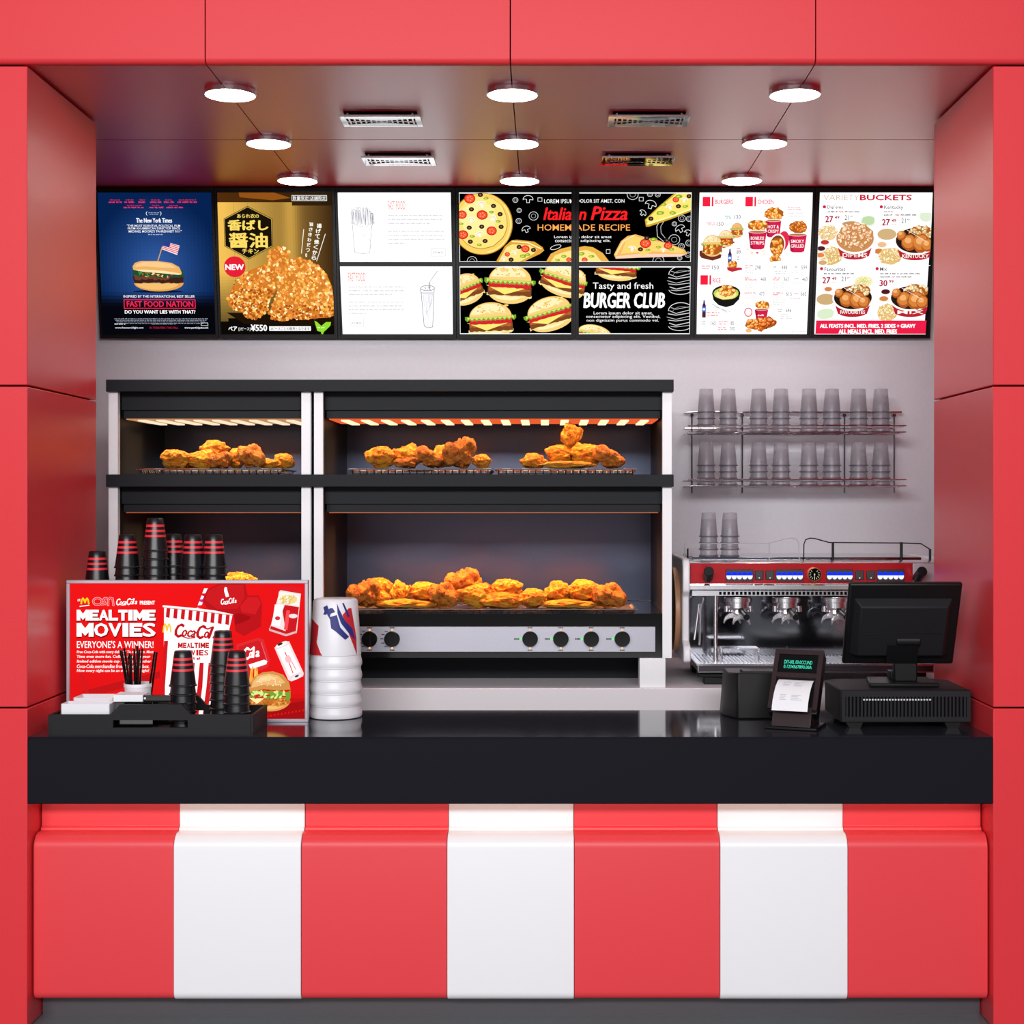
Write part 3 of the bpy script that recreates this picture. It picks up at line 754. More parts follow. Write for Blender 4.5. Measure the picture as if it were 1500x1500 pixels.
# ---- organiser tray
zf = CT + .004
ty0, ty1 = .03, .27
tx0, tx1 = X(70.5, ty0), X(371.5, ty0); tz = Z(1047, ty0)
tr = thing('organizer_tray', ((tx0 + tx1) / 2, (ty0 + ty1) / 2, CT), 'black open organizer tray with handle slots at the left of the counter', 'tray')
q = G(); q.box(tx0, tx1, ty0, ty1, CT, zf); q.build('base', M_BLKM, tr)
wt = .010
q = G(); q.box(tx0, tx0 + wt, ty0, ty1, zf, tz); q.build('end_wall', M_BLKM, tr, bevel=.0015)
q = G(); q.box(tx1 - wt, tx1, ty0, ty1, zf, tz); q.build('end_wall', M_BLKM, tr, bevel=.0015)
for ya, yb in ((ty0, ty0 + .014), (ty1 - .014, ty1)):
    h0, h1 = X(161, ty0), X(279, ty0); hs0, hs1 = X(176, ty0), X(266, ty0); s0, s1 = X(165.5, ty0), X(275, ty0)
    sz0, sz1 = Z(1066, ty0), Z(1055, ty0); ztop = Z(1032, ty0)
    q = G()
    q.box(tx0 + wt, s0, ya, yb, zf, tz); q.box(s1, tx1 - wt, ya, yb, zf, tz)
    q.box(s0, s1, ya, yb, zf, sz0)
    q.prism([(s0, sz1), (s1, sz1), (s1, tz), (h1, tz), (hs1, ztop), (hs0, ztop), (h0, tz), (s0, tz)], 'y', ya, yb)
    q.build('handle_wall', M_BLKM, tr)
q = G(); q.box(X(166, .1), X(168, .1), ty0 + .014, ty1 - .014, zf, tz - .01); q.build('divider', M_BLKM, tr)
def open_box(px0, px1, Y0, Y1, z0, z1, name, label, m):
    x0, x1 = X(px0, Y0), X(px1, Y0); w = .004; q = G()
    q.box(x0, x1, Y0, Y1, z0, z0 + w); q.box(x0, x0 + w, Y0, Y1, z0, z1); q.box(x1 - w, x1, Y0, Y1, z0, z1); q.box(x0, x1, Y0, Y0 + w, z0, z1); q.box(x0, x1, Y1 - w, Y1, z0, z1)
    return tag(q.build(name, m, None, bevel=.0015), label, 'box', 'white plastic boxes in the organizer tray')
open_box(89, 161, .055, .125, zf, Z(1031, .055), 'sachet_box', 'white open plastic box at the front left of the black tray', M_WPL)
open_box(107, 166, .135, .235, zf, Z(1022, .135), 'sachet_box', 'white open plastic box behind another one in the black tray', M_WPL)
nh = thing('napkin_holder', (X(196, .1), .11, zf), 'black box holding a block of white napkins in the tray', 'napkin holder')
q = G(); q.box(X(168.5, .07), X(224, .07), .07, .14, zf, Z(1028.5, .07)); q.build('body', M_BLKG, nh, bevel=.001)
q = G(); q.box(X(166, .065), X(209, .065), .065, .145, Z(1028, .065), Z(1018, .065)); q.build('napkins', M_PAPER, nh, bevel=.001)
q = G(); q.box(X(208, .075), X(250, .075), .075, .085, Z(1028, .075), Z(1018.5, .075)); q.build('bracket', M_BLKG, nh)
q = G(); q.cyl((X(212, .07), .0735, Z(1023, .07)), .0035, .004, 'y', 12); q.build('screw_or_glint', M_WPL, nh)  # small white disc painted in for a glint on the bracket
cx_ = X(202.7, .20); ry = .20; zc0, zc1 = zf, Z(1000.5, ry)
q = G(); q.lathe([(.036, zc0), (.0455, zc1 - .012), (.048, zc1 - .012), (.048, zc1), (.0455, zc1), (.035, zc0 + .004)], (cx_, ry, 0), 32, cap1=True)
tag(q.build('stirrer_cup', M_WPL, None), 'white cup holding black stirrers behind the napkins', 'cup')
rnd = random.Random(5)
tips = [(512, 98), (522, 100), (538, 85), (545, 110), (572, 118), (582, 125), (602, 90), (622, 70), (637, 95), (655, 90), (600, 130), (735, 108), (748, 112), (565, 135)]
for k, (u, v) in enumerate(tips):
    px, py = 60 + u / 4.412, 930 + v / 4.412
    yt = ry + rnd.uniform(-.02, .02)
    a = Vector((X(px, yt), yt, Z(py, yt)))
    bx = cx_ + (a.x - cx_) * .38 + rnd.uniform(-.006, .006); b = Vector((bx, ry + rnd.uniform(-.018, .018), zc0 + .02))
    q = G(); q.tube([b, a], .0035, 8)
    tag(q.build('stirrer', M_BLKG, None), 'black drink stirrer, %s from left by its tip, in the white cup' % (ORD[sorted(range(14), key=lambda i: tips[i][0]).index(k)]), 'stirrer', 'black stirrers in the white cup')
stack(268, .125, zf, 6, .0292, 'leftmost stack in the black tray', 'striped cups in the black tray')
stack(326.5, .21, zf, 8, .0292, 'tallest stack in the black tray', 'striped cups in the black tray')
stack(347, .115, zf, 6, .0292, 'rightmost stack in the black tray', 'striped cups in the black tray')

# ================================================================ white buckets
yb_ = .46; xb = X(491.5, yb_); kb = K(yb_)
rT, rB = 32.5 * kb, 38.6 * kb
Hb = (979 - 880) * kb; pb_ = 18.6 * kb
q = G()
ts = [0, .04, .1, .2, .5, .82]
prf = [(rT - .010, Hb), (rT - .004, Hb - .003), (rT, Hb - .010), (rT + (rB - rT) * .80, Hb * .18), (rB - .0045, Hb * .17), (rB - .003, .030), (rB, .020), (rB + .001, .010), (rB - .001, .003), (rB - .009, 0)]
q.lathe(prf, seg=48, cap1=False)
bk = q.build('paper_bucket', M_WPL, None, local=True); ubk = [False]
zb0 = CT
for k in range(5):
    o = put(bk, ubk, (xb, yb_, zb0 + pb_ * k))
    if k < 4: tag(o, 'white paper bucket, %s of the upturned stack beside the poster' % ['bottom', 'fourth from top', 'third from top', 'second from top'][k], 'bucket', 'white buckets stacked beside the poster')
    else:
        tag(o, 'white bucket with red and navy print, topmost of the upturned stack', 'bucket', 'white buckets stacked beside the poster'); topb = o
def wrap(poly, col_mat, name, off=.0010):
    # poly in photo px; wrapped on the cone of the top bucket
    zt0 = zb0 + pb_ * 4; vs = []
    for px, py in poly:
        x = (px - 491.5) * kb
        t = (py - 880) * kb / Hb
        vs.append((x, t))
    q = G(); ys_ = [t for x, t in vs]; a, b = min(ys_), max(ys_); rows = max(4, int((b - a) * Hb / .0025))
    def cross(t):
        out = []
        for (xa_, ta), (xb_, tb) in zip(vs, vs[1:] + vs[:1]):
            if (ta > t) != (tb > t): out.append(xa_ + (xb_ - xa_) * (t - ta) / (tb - ta))
        return sorted(out)
    def pt(x, t):
        z = min(Hb - .012, max(Hb * .185, Hb - t * Hb)); rr = rT + (rB - rT) * .80 * (Hb - .010 - z) / (Hb - .010 - Hb * .18) + off
        x = max(-rr * .999, min(rr * .999, x)); return (xb + x, yb_ - math.sqrt(rr * rr - x * x), zt0 + z)
    for i in range(rows):
        t0, t1 = a + (b - a) * (i + .001) / rows, a + (b - a) * (i + .999) / rows; c0, c1 = cross(t0), cross(t1)
        if len(c0) != len(c1): c0 = c1 = cross((t0 + t1) / 2)
        for k in range(0, len(c0) - 1, 2):
            n = 8
            for m in range(n):
                f0, f1 = m / n, (m + 1) / n
                q.add([pt(c0[k] + (c0[k + 1] - c0[k]) * f0, t0), pt(c0[k] + (c0[k + 1] - c0[k]) * f1, t0), pt(c1[k] + (c1[k + 1] - c1[k]) * f1, t1), pt(c1[k] + (c1[k + 1] - c1[k]) * f0, t1)], [(0, 1, 2, 3)])
    return q.build(name, col_mat, topb)
wrap([(456.5, 908), (462, 911), (471, 918), (470, 930), (468, 942), (474, 956), (478, 962), (454.5, 962)], M_REDP, 'print')
wrap([(514, 893), (517.5, 893), (524, 935), (525, 961), (520, 945), (513, 925), (506, 902)], M_REDP, 'print')
for k, pl in enumerate([[(478, 891), (484, 888), (486, 893), (492, 892), (496, 898), (489, 900), (488, 908), (484, 901), (478, 902), (480, 897)],
           [(498, 885), (501, 893), (509, 910), (519, 922), (523, 940), (514, 928), (504, 914), (499, 900)],
           [(488, 905), (498, 902), (503, 920), (515, 934), (510, 938), (497, 926), (490, 921)],
           [(505, 884), (507, 884), (516, 905), (513, 906)]]):
    wrap(pl, M_BLUE, 'print', .0016)
# ================================================================ till at the right of the counter
def Z6(v): return 830 + v / 3.409
def X6(u): return 1020 + u / 3.409
yp = .175
pt = thing('cash_register', (X(1325, .3), .33, CT), 'black point of sale till with monitor back towards us on a vented base', 'cash register')
xa, xb = X(X6(720), yp), X(X6(1375), yp); z0 = Z(X6(0) * 0 + 1059, yp); z1 = Z(1011, yp); y1 = .50
q = G(); q.prism([(xa, yp + .006), (xb, yp + .006), (xb, y1 - .04), (xb - .04, y1), (xa + .04, y1), (xa, y1 - .04)], 'z', z0, z1)
base = q.build('base', M_BLKM, pt, bevel=.006)
q = G(); n = 33; va, vb = X(1238, yp), X(1416, yp); q.box(xa + .02, xb - .02, yp + .0045, yp + .0062, z0 + .01, z1 - .01, 1)
for k in range(n):
    x = va + (vb - va) * (k + .5) / n; q.box(x - .0032, x + .0032, yp - .002, yp + .0055, Z(1050, yp), Z(1020.5, yp))
q.box(xa + .004, xb - .004, yp - .002, yp + .0055, Z(1020.5, yp), z1 - .003); q.box(xa + .004, xb - .004, yp - .002, yp + .0055, z0 + .004, Z(1050, yp))
q.box(xa + .004, va, yp - .002, yp + .0055, Z(1050, yp), Z(1020.5, yp)); q.box(vb, xb - .004, yp - .002, yp + .0055, Z(1050, yp), Z(1020.5, yp))
q.build('vent_fins', [M_BLKM, M_GAP], base)
q = G()
for k in range(24):
    x = X(1265.5 + k * 4.2, yp); q.box(x - .0026, x + .0026, yp - .0035, yp + .001, Z(1026, yp), Z(1023.8, yp))
q.build('pale_dot_row', mat('pale grey plastic', '#d8d8dc', .4), base)  # row of small pale grey dots across the fins
for x in (xa + .05, xb - .06):
    for y in (yp + .03, y1 - .05):
        q = G(); q.prism([(x - .018, CT), (x + .018, CT), (x + .028, z0 + .001), (x - .028, z0 + .001)], 'y', y - .02, y + .02); q.build('foot', M_BLK, pt)
# stand
ys = .30
q = G(); q.prism([(X(1274, ys - .05), ys - .05), (X(1376, ys - .05), ys - .05), (X(1372, ys), ys + .14), (X(1282, ys), ys + .14)], 'z', z1, z1 + .014); q.build('stand_foot', M_BLK, pt, bevel=.004)
q = G(); q.box(X(1310, ys), X(1344, ys), ys, ys + .03, z1 + .012, Z(937, ys)); q.build('stand_neck', M_BLK, pt, bevel=.005)
q = G(); q.box(X(1308, ys), X(1347, ys), ys + .035, ys + .09, z1 + .012, Z(985, ys)); q.build('stand_spine', M_BLK, pt, bevel=.003)
# monitor: top nearer to us
yb0, yt0 = .34, .215
A = P(1233, 973, yb0); B = P(1396, 973, yb0); C_ = P(1411, 855, yt0); D_ = P(1245, 855, yt0)
W = ((B - A).length + (C_ - D_).length) / 2; cen = (A + B + C_ + D_) / 4; Hh = (Vector((0, D_.y - A.y, D_.z - A.z))).length
mo = bpy.data.objects.new('monitor', None)
tl = math.atan2(yb0 - yt0, D_.z - A.z)
MM = Matrix.Translation(cen - pt.location) @ Matrix.Rotation(tl, 4, 'X')
bpy.data.objects.remove(mo)
q = G(MM); w, h = W / 2, Hh / 2
q.box(-w, w, 0, .022, -h, h)
def rel(g): return g
mon = q.build('monitor_back', M_BLK, pt, bevel=.007, local=True)
q = G(MM); q.box(-w + .008, w - .008, .022, .026, -h + .008, h - .008); q.build('monitor_screen', M_BLKG, mon, local=True)
q = G(MM)
lx, rx, tz_, bz_ = -w * .90, w * .86, h * .66, -h * .74
def ring(k, y): return [(lx + k, y, bz_ + k * .4), (rx - k, y, bz_ + k * .4), (rx - k, y, tz_ - k), (lx + k, y, tz_ - k)]
a = ring(0, .001); b = ring(.022, -.030)
q.add(a + b, [(0, 1, 5, 4), (1, 2, 6, 5), (2, 3, 7, 6), (3, 0, 4, 7), (4, 5, 6, 7), (3, 2, 1, 0)])
q.build('rear_housing', M_BLKM, mon, bevel=.004, local=True)
q = G(MM); q.box(lx + .04, rx - .04, -.0312, -.0300, -.02, -.018); q.box(-.05, .055, -.036, -.0295, -h * .85, -h * .38); q.build('mount_plate', M_BLK, mon, bevel=.0015, local=True)
q = G(); zc = Z(938, ys); q.cyl((X(1327.5, ys), ys - .012, zc), .024, .082, 'x', 28); q.build('hinge', M_BLK, pt, bevel=.003)
# customer display with receipt printer
cd = thing('customer_display', (X(1166, .2), .215, CT), 'tilted brown-black price display with white receipt curling from its slot', 'receipt printer', rot=(0, 0, R(-22)))
q = G(); q.prism([(-.088, -.075), (.088, -.075), (.088, .08), (-.088, .08)], 'z', 0, .010); q.build('foot_plate', M_BLK, cd, local=True, bevel=.003)
q = G(); q.prism([(-.070, .0105), (-.04, .075), (.05, .075), (.075, .0105)], 'x', -.066, .066); q.build('pedestal', M_BROWN, cd, local=True, bevel=.002)
TL = R(-33); TM = Matrix.Translation((0, -.052, .068)) @ Matrix.Rotation(TL, 4, 'X'); Ls = .222; hw = .083
q = G(TM); q.box(-hw, hw, .012, .055, -.01, Ls)                       # body behind face plate
bd = q.build('body', M_BLK, cd, local=True, bevel=.004)
q = G(TM)
q.box(-hw, -hw + .016, 0, .0118, .0, Ls); q.box(hw - .016, hw, 0, .0118, .0, Ls); q.box(-hw + .016, hw - .016, 0, .0118, Ls - .018, Ls); q.box(-hw + .016, hw - .016, 0, .0118, .118, .134)
q.build('face_plate', M_BROWN, bd, local=True)
q = G(TM); q.box(-hw + .0165, hw - .0165, .004, .0118, .1345, Ls - .0185); q.build('display_glass', M_BLKG, bd, local=True)
q = G(); pp = []; T_ = [(.011, .112), (-.004, .098), (-.020, .070), (-.030, .040), (-.034, .010), (-.030, -.022)]
front = [TM @ Vector((0, y, z)) for y, z in T_]
vs = []; fs = []
for p in front: vs += [(-.060, p.y, p.z), (.060, p.y, p.z), (-.060, p.y + .0006, p.z + .0003), (.060, p.y + .0006, p.z + .0003)]
for i in range(len(front) - 1):
    o = i * 4; fs += [(o, o + 1, o + 5, o + 4), (o + 2, o + 6, o + 7, o + 3), (o, o + 4, o + 6, o + 2), (o + 1, o + 3, o + 7, o + 5)]
q.add(vs, fs); rc = q.build('receipt', M_PAPER, cd, local=True, angle=60)
q = G(); rnd = random.Random(2)
for i in (1, 3):
    p0, p1 = front[i], front[i + 1]; nrm = (p1 - p0).cross(Vector((1, 0, 0))).normalized(); nrm = nrm if nrm.y < 0 else -nrm
    for k in range(4):
        t = .15 + .2 * k; c = p0.lerp(p1, t) + nrm * .0009; d = (p1 - p0).normalized() * .0011
        for x0_, x1_ in ((-.038, -.03 + .02 * rnd.random()), (.0, .02 + .018 * rnd.random())):
            q.add([(x0_, c.y - d.y, c.z - d.z), (x1_, c.y - d.y, c.z - d.z), (x1_, c.y + d.y, c.z + d.z), (x0_, c.y + d.y, c.z + d.z)], [(0, 1, 2, 3)])
q.build('receipt_print', mat('faded grey print', '#c4c4ce', .7), rc, local=True)
# faceted black box
yk = .39
pb = thing('receipt_box', (X(1110, yk), yk + .06, CT), 'faceted black box between the white shelf and the price display', 'box')
fp = [(X(1080, yk), yk), (X(1156, yk + .0), yk + .0), (X(1156, yk), yk + .14), (X(1062, yk), yk + .17), (X(1057.5, yk + .10), yk + .09)]
ztp = Z(986, yk); tp = [(fp[0][0] + .002, yk + .01), (fp[1][0], yk + .01), (fp[2][0], fp[2][1]), (fp[3][0] + .012, fp[3][1]), (fp[4][0] + .016, fp[4][1])]
q = G(); vs = [(x, y, CT) for x, y in fp] + [(x, y, ztp - (.012 if i == 4 else 0)) for i, (x, y) in enumerate(tp)]
q.add(vs, [(0, 1, 2, 3, 4)[::-1], (5, 6, 7, 8, 9)] + [(i, (i + 1) % 5, 5 + (i + 1) % 5, 5 + i) for i in range(5)]); q.build('housing', M_BLK, pb, bevel=.006)
q = G(); q.box(X(1090, yk), X(1150, yk), yk + .03, yk + .11, ztp - .004, ztp + .003); q.build('lid', M_BLK, pb, bevel=.0015)

# ================================================================ drawing on screens and posters
EPS = .000022
class Canvas:
    """coloured shapes laid on a real flat screen; u,v are design units, k metres per unit"""
    def __init__(s, cu, cv, k, clip, scale=1.0):
        s.cu, s.cv, s.k, s.clip = cu, cv, k, clip; s.v = []; s.f = []; s.c = []; s.L = 0; s.st = None
    def cut(s, poly):
        x0, y0, x1, y1 = s.clip
        for ax, lim, sg in ((0, x0, 1), (0, x1, -1), (1, y0, 1), (1, y1, -1)):
            out = []
            for i in range(len(poly)):
                a, b = poly[i - 1], poly[i]; ia = (a[ax] - lim) * sg >= 0; ib = (b[ax] - lim) * sg >= 0
                if ia != ib:
                    t = (lim - a[ax]) / (b[ax] - a[ax]); out.append((a[0] + (b[0] - a[0]) * t, a[1] + (b[1] - a[1]) * t))
                if ib: out.append(b)
            poly = out
            if len(poly) < 3: return None
        return poly
    def rotp(s, p):
        if not s.st: return p
        a, cx, cy = s.st; ca, sa = math.cos(a), math.sin(a); x, y = p[0] - cx, p[1] - cy
        return (cx + x * ca - y * sa, cy + x * sa + y * ca)
    def polys(s, ps, col, cols=None):
        s.L += 1; y = -s.L * EPS
        for i, p in enumerate(ps):
            q = s.cut([s.rotp(a) for a in p])
            if not q: continue
            o = len(s.v)
            for a in q: s.v.append(((a[0] - s.cu) * s.k, y, -(a[1] - s.cv) * s.k))
            s.f.append(list(range(o, o + len(q)))); s.c.append(lin(cols[i] if cols else col))
    def poly(s, p, col): s.polys([p], col)
    def rect(s, a, b, c, d, col): s.poly([(a, b), (c, b), (c, d), (a, d)], col)
    def frame(s, a, b, c, d, w, col):
        s.polys([[(a, b), (c, b), (c, b + w), (a, b + w)], [(a, d - w), (c, d - w), (c, d), (a, d)], [(a, b), (a + w, b), (a + w, d), (a, d)], [(c - w, b), (c, b), (c, d), (c - w, d)]], col)
    def epts(s, cx, cy, rx, ry, n=24, a0=0, a1=360, jit=0, rnd=None, rot=0):
        out = []
        for k in range(n if a1 - a0 >= 360 else n + 1):
            a = R(a0 + (a1 - a0) * k / n); j = 1 + (rnd.uniform(-jit, jit) if rnd else 0)
            x, y = rx * j * math.cos(a), ry * j * math.sin(a); ca, sa = math.cos(rot), math.sin(rot)
            out.append((cx + x * ca - y * sa, cy + x * sa + y * ca))
        return out
    def ell(s, cx, cy, rx, ry, col, n=24, jit=0, seed=0, rot=0):
        s.poly(s.epts(cx, cy, rx, ry, n, jit=jit, rnd=random.Random(seed) if jit else None, rot=rot), col)
    def line(s, pts, w, col, closed=False):
        ps = []; n = len(pts)
        for i in range(n if closed else n - 1):
            a, b = pts[i], pts[(i + 1) % n]; dx, dy = b[0] - a[0], b[1] - a[1]; l = math.hypot(dx, dy) or 1; nx, ny = -dy / l * w / 2, dx / l * w / 2
            ex_, ey = dx / l * w * .3, dy / l * w * .3
            ps.append([(a[0] + nx - ex_, a[1] + ny - ey), (b[0] + nx + ex_, b[1] + ny + ey), (b[0] - nx + ex_, b[1] - ny + ey), (a[0] - nx - ex_, a[1] - ny - ey)])
        s.polys(ps, col)
    def grad(s, a, b, c, d, fn, nx, ny):
        ps = []; cols = []
        for i in range(nx):
            for j in range(ny):
                x0, x1 = a + (c - a) * i / nx, a + (c - a) * (i + 1) / nx; y0, y1 = b + (d - b) * j / ny, b + (d - b) * (j + 1) / ny
                ps.append([(x0, y0), (x1, y0), (x1, y1), (x0, y1)]); cols.append([max(0, min(1, q)) for q in fn((i + .5) / nx, (j + .5) / ny)])
        s.polys(ps, None, cols)
    def text(s, t, a, b, c, d, col, bold=0, shear=0, rot=0):
        cu = bpy.data.curves.new('t', 'FONT'); cu.body = t; cu.resolution_u = 2; cu.offset = bold * .0035 if bold < 3 else .004; cu.shear = shear
        ob = bpy.data.objects.new('t', cu); me = bpy.data.meshes.new_from_object(ob)
        vs = [v.co.copy() for v in me.vertices]; fs = [list(p.vertices) for p in me.polygons]
        bpy.data.objects.remove(ob); bpy.data.curves.remove(cu); bpy.data.meshes.remove(me)
        if not vs: return
        x0 = min(v.x for v in vs); x1 = max(v.x for v in vs); y0 = min(v.y for v in vs); y1 = max(v.y for v in vs)
        sx = (c - a) / max(1e-6, x1 - x0); sy = (d - b) / max(1e-6, y1 - y0)
        mx, my = (a + c) / 2, (b + d) / 2; ca, sa = math.cos(R(rot)), math.sin(R(rot)); pts = []
        for v in vs:
            x, y = a + (v.x - x0) * sx, d - (v.y - y0) * sy
            pts.append((mx + (x - mx) * ca - (y - my) * sa, my + (x - mx) * sa + (y - my) * ca))
        P_ = [[pts[i] for i in f] for f in fs]
        if bold >= 3:
            e = min(bold * .010 * (d - b), 3.2); P_ = [[(x + dx, y + dy) for x, y in p] for dx, dy in ((e, 0), (-e, 0), (0, e * .6), (0, -e * .6)) for p in P_]
        s.polys(P_, col)
    def word(s, t, a, b, c, d, col, e=0):
        wd = {'M': 1.35, 'I': .55, 'O': 1.1}; tot = sum(wd.get(ch, 1) for ch in t) + .08 * (len(t) - 1); u = (c - a) / tot; x = a
        for ch in t:
            w = wd.get(ch, 1) * u; x0, x1 = x - e, x + w + e; y0, y1 = b - e, d + e; k = w * .30; m = (x0 + x1) / 2; h = y1 - y0
            if ch == 'M': s.polys([[(x0, y0), (x0 + k, y0), (x0 + k, y1), (x0, y1)], [(x1 - k, y0), (x1, y0), (x1, y1), (x1 - k, y1)], [(x0 + k * .9, y0), (m, y0 + h * .38), (m, y1 - h * .06), (x0 + k * .9, y0 + h * .62)], [(x1 - k * .9, y0), (x1 - k * .9, y0 + h * .62), (m, y1 - h * .06), (m, y0 + h * .38)]], col)
            elif ch == 'I': s.rect(x0 + w * .1, y0, x1 - w * .1, y1, col)
            elif ch in 'ELT': 
                n = .34 * w if ch != 'T' else 0; v_ = h * .26; P_ = []
                if ch == 'T': P_ = [[(x0, y0), (x1, y0), (x1, y0 + v_), (x0, y0 + v_)], [(m - w * .18, y0), (m + w * .18, y0), (m + w * .18, y1), (m - w * .18, y1)]]
                else:
                    P_ = [[(x0, y0), (x0 + n, y0), (x0 + n, y1), (x0, y1)], [(x0, y1 - v_), (x1, y1 - v_), (x1, y1), (x0, y1)]]
                    if ch == 'E': P_ += [[(x0, y0), (x1, y0), (x1, y0 + v_), (x0, y0 + v_)], [(x0, y0 + h * .38), (x1 - w * .12, y0 + h * .38), (x1 - w * .12, y0 + h * .62), (x0, y0 + h * .62)]]
                s.polys(P_, col)
            else: s.text(ch, x0 + 2, y0 + 1.5, x1 - 2, y1 - 1.5, col, 5)
            x += w + .08 * u
    def scrawl(s, a, b, c, h, col, seed=0, fill=1.0):
        """unreadable small print: irregular word marks"""
        rnd = random.Random(seed); x = a; ps = []
        while x < c - h:
            w = rnd.uniform(1.2, 4.2) * h; e = min(c, x + w); y = x
            while y < e:
                lw = rnd.uniform(.35, .8) * h; t0 = rnd.uniform(0, .35) * h
                ps.append([(y, b + t0), (min(e, y + lw * .8), b + t0), (min(e, y + lw * .8), b + h), (y, b + h * rnd.uniform(.6, 1))]); y += lw
            x = e + h * .7
            if rnd.random() > fill: x += h * 2
        s.polys(ps, col)
    def build(s, name, m, parent):
        me = bpy.data.meshes.new(name); me.from_pydata(s.v, [], s.f); me.materials.append(m)
        at = me.color_attributes.new('Col', 'FLOAT_COLOR', 'CORNER')
        buf = []
        for f, c in zip(s.f, s.c): buf += [c[0], c[1], c[2], 1] * len(f)
        at.data.foreach_set('color', buf)
        o = bpy.data.objects.new(name, me); COL.objects.link(o); o.parent = parent
        return o

GOLD = ['#f4a640', '#e88a2c', '#ffd27a', '#c9691c', '#f7c468', '#ffe6a8', '#b85a18']
def crumbs(c, inside, box, n, size, pal, seed=1):
    rnd = random.Random(seed); k = 0; ps = []; cs = []
    groups = 3
    for g_ in range(groups):
        ps = []; cs = []
        for _ in range(n // groups):
            for _t in range(20):
                x, y = rnd.uniform(box[0], box[2]), rnd.uniform(box[1], box[3])
                if inside(x, y): break
            else: continue
            r = size * rnd.uniform(.5, 1.2); ps.append(c.epts(x, y, r, r * rnd.uniform(.6, 1), 6, rot=rnd.random() * 3)); cs.append(lin2(pal[rnd.randrange(len(pal))]))
        c.polys(ps, None, cs)
def lin2(h): h = h.lstrip('#'); return [int(h[i:i + 2], 16) / 255 for i in (0, 2, 4)]
def inpoly(poly):
    def f(x, y):
        r = False
        for i in range(len(poly)):
            (x0, y0), (x1, y1) = poly[i - 1], poly[i]
            if (y0 > y) != (y1 > y) and x < (x1 - x0) * (y - y0) / (y1 - y0) + x0: r = not r
        return r
    return f
def pieces(c, cx, cy, rx, ry, n, size, pal=GOLD, seed=1, base='#a8581c'):
    rnd = random.Random(seed); c.ell(cx, cy, rx, ry, base, 20, .08, seed)
    for k in range(n):
        a = rnd.random() * 6.283; d = math.sqrt(rnd.random()); x, y = cx + d * rx * .9 * math.cos(a), cy + d * ry * .9 * math.sin(a)
        rt = rnd.random() * 3; c.ell(x, y, size, size * .62, pal[3 if len(pal) > 3 else 0], 10, .1, k, rt); c.ell(x - size * .1, y - size * .12, size * .82, size * .46, pal[rnd.choice((0, 1, 2, 4)) % len(pal)], 10, .12, k + 9, rt)
        c.ell(x - size * .25, y - size * .22, size * .3, size * .15, pal[5 % len(pal)], 7, 0, 0, rt)
def burger(c, cx, cy, w, h, rot=0, bun='#eec878', hi='#f8e6b0', cheese=True, onion=False, seed=1):
    """layers from the bottom bun up; (cx,cy) centre, w,h full size"""
    old = c.st; c.st = (R(rot), cx, cy); rnd = random.Random(seed); x0, x1 = cx - w / 2, cx + w / 2
    def band(y0, y1, col, xa, xb, wav=0, n=18):
        top = [(xa + (xb - xa) * i / n, y0 + (rnd.uniform(-wav, wav))) for i in range(n + 1)]
        bot = [(xa + (xb - xa) * i / n, y1 + (rnd.uniform(-wav, wav))) for i in range(n + 1)]
        c.poly(top + bot[::-1], col)
    c.poly(c.epts(cx, cy + h * .20, w * .45, h * .29, 16, 0, 180), bun); c.poly(c.epts(cx - w * .04, cy + h * .22, w * .36, h * .18, 14, 0, 180), hi)
    band(cy + h * .24, cy + h * .32, '#e8d890', x0 + w * .02, x1 - w * .03, h * .03)
    band(cy + h * .08, cy + h * .28, '#7a4220', x0 + w * .04, x1 - w * .04, h * .015); band(cy + h * .10, cy + h * .17, '#a4602c', x0 + w * .06, x1 - w * .07, h * .02)
    if cheese: c.poly([(x0 + w * .0, cy + h * .04), (x1 - w * .12, cy + h * .07), (cx - w * .1, cy + h * .26)], '#f8e070')
    band(cy - h * .06, cy + h * .09, '#c8262a', x0 + w * .05, x1 - w * .05, h * .012); band(cy - h * .03, cy - h * .01, '#f06a5a', x0 + w * .1, x1 - w * .2, h * .006)
    n = 22; top = []; bot = []
    for i in range(n + 1):
        x = x0 - w * .04 + w * 1.08 * i / n; top.append((x, cy - h * .14 + rnd.uniform(-.02, .02) * h)); bot.append((x, cy - h * .04 + (h * .05 if i % 2 else -h * .01)))
    c.poly(top + bot[::-1], '#6f9e2c'); c.poly([(p[0], p[1] + h * .02) for p in top[1:-1]] + [(p[0], p[1] - h * .035) for p in bot[1:-1]][::-1], '#c2dc66')
    c.poly(c.epts(cx, cy - h * .10, w * .455, h * .405, 20, 180, 360), '#7c5420'); c.poly(c.epts(cx, cy - h * .105, w * .445, h * .39, 20, 180, 360), bun); c.poly(c.epts(cx - w * .03, cy - h * .15, w * .38, h * .31, 18, 185, 350), hi)
    c.polys([c.epts(cx + rnd.uniform(-.3, .36) * w, cy - h * rnd.uniform(.14, .4), w * .05, h * .03, 7) for _ in range(12)], bun)
    ps = [c.epts(cx + rnd.uniform(-.3, .3) * w, cy - h * rnd.uniform(.22, .42), w * .014, h * .014, 5) for _ in range(14)]; c.polys(ps, '#b98430')
    c.st = old
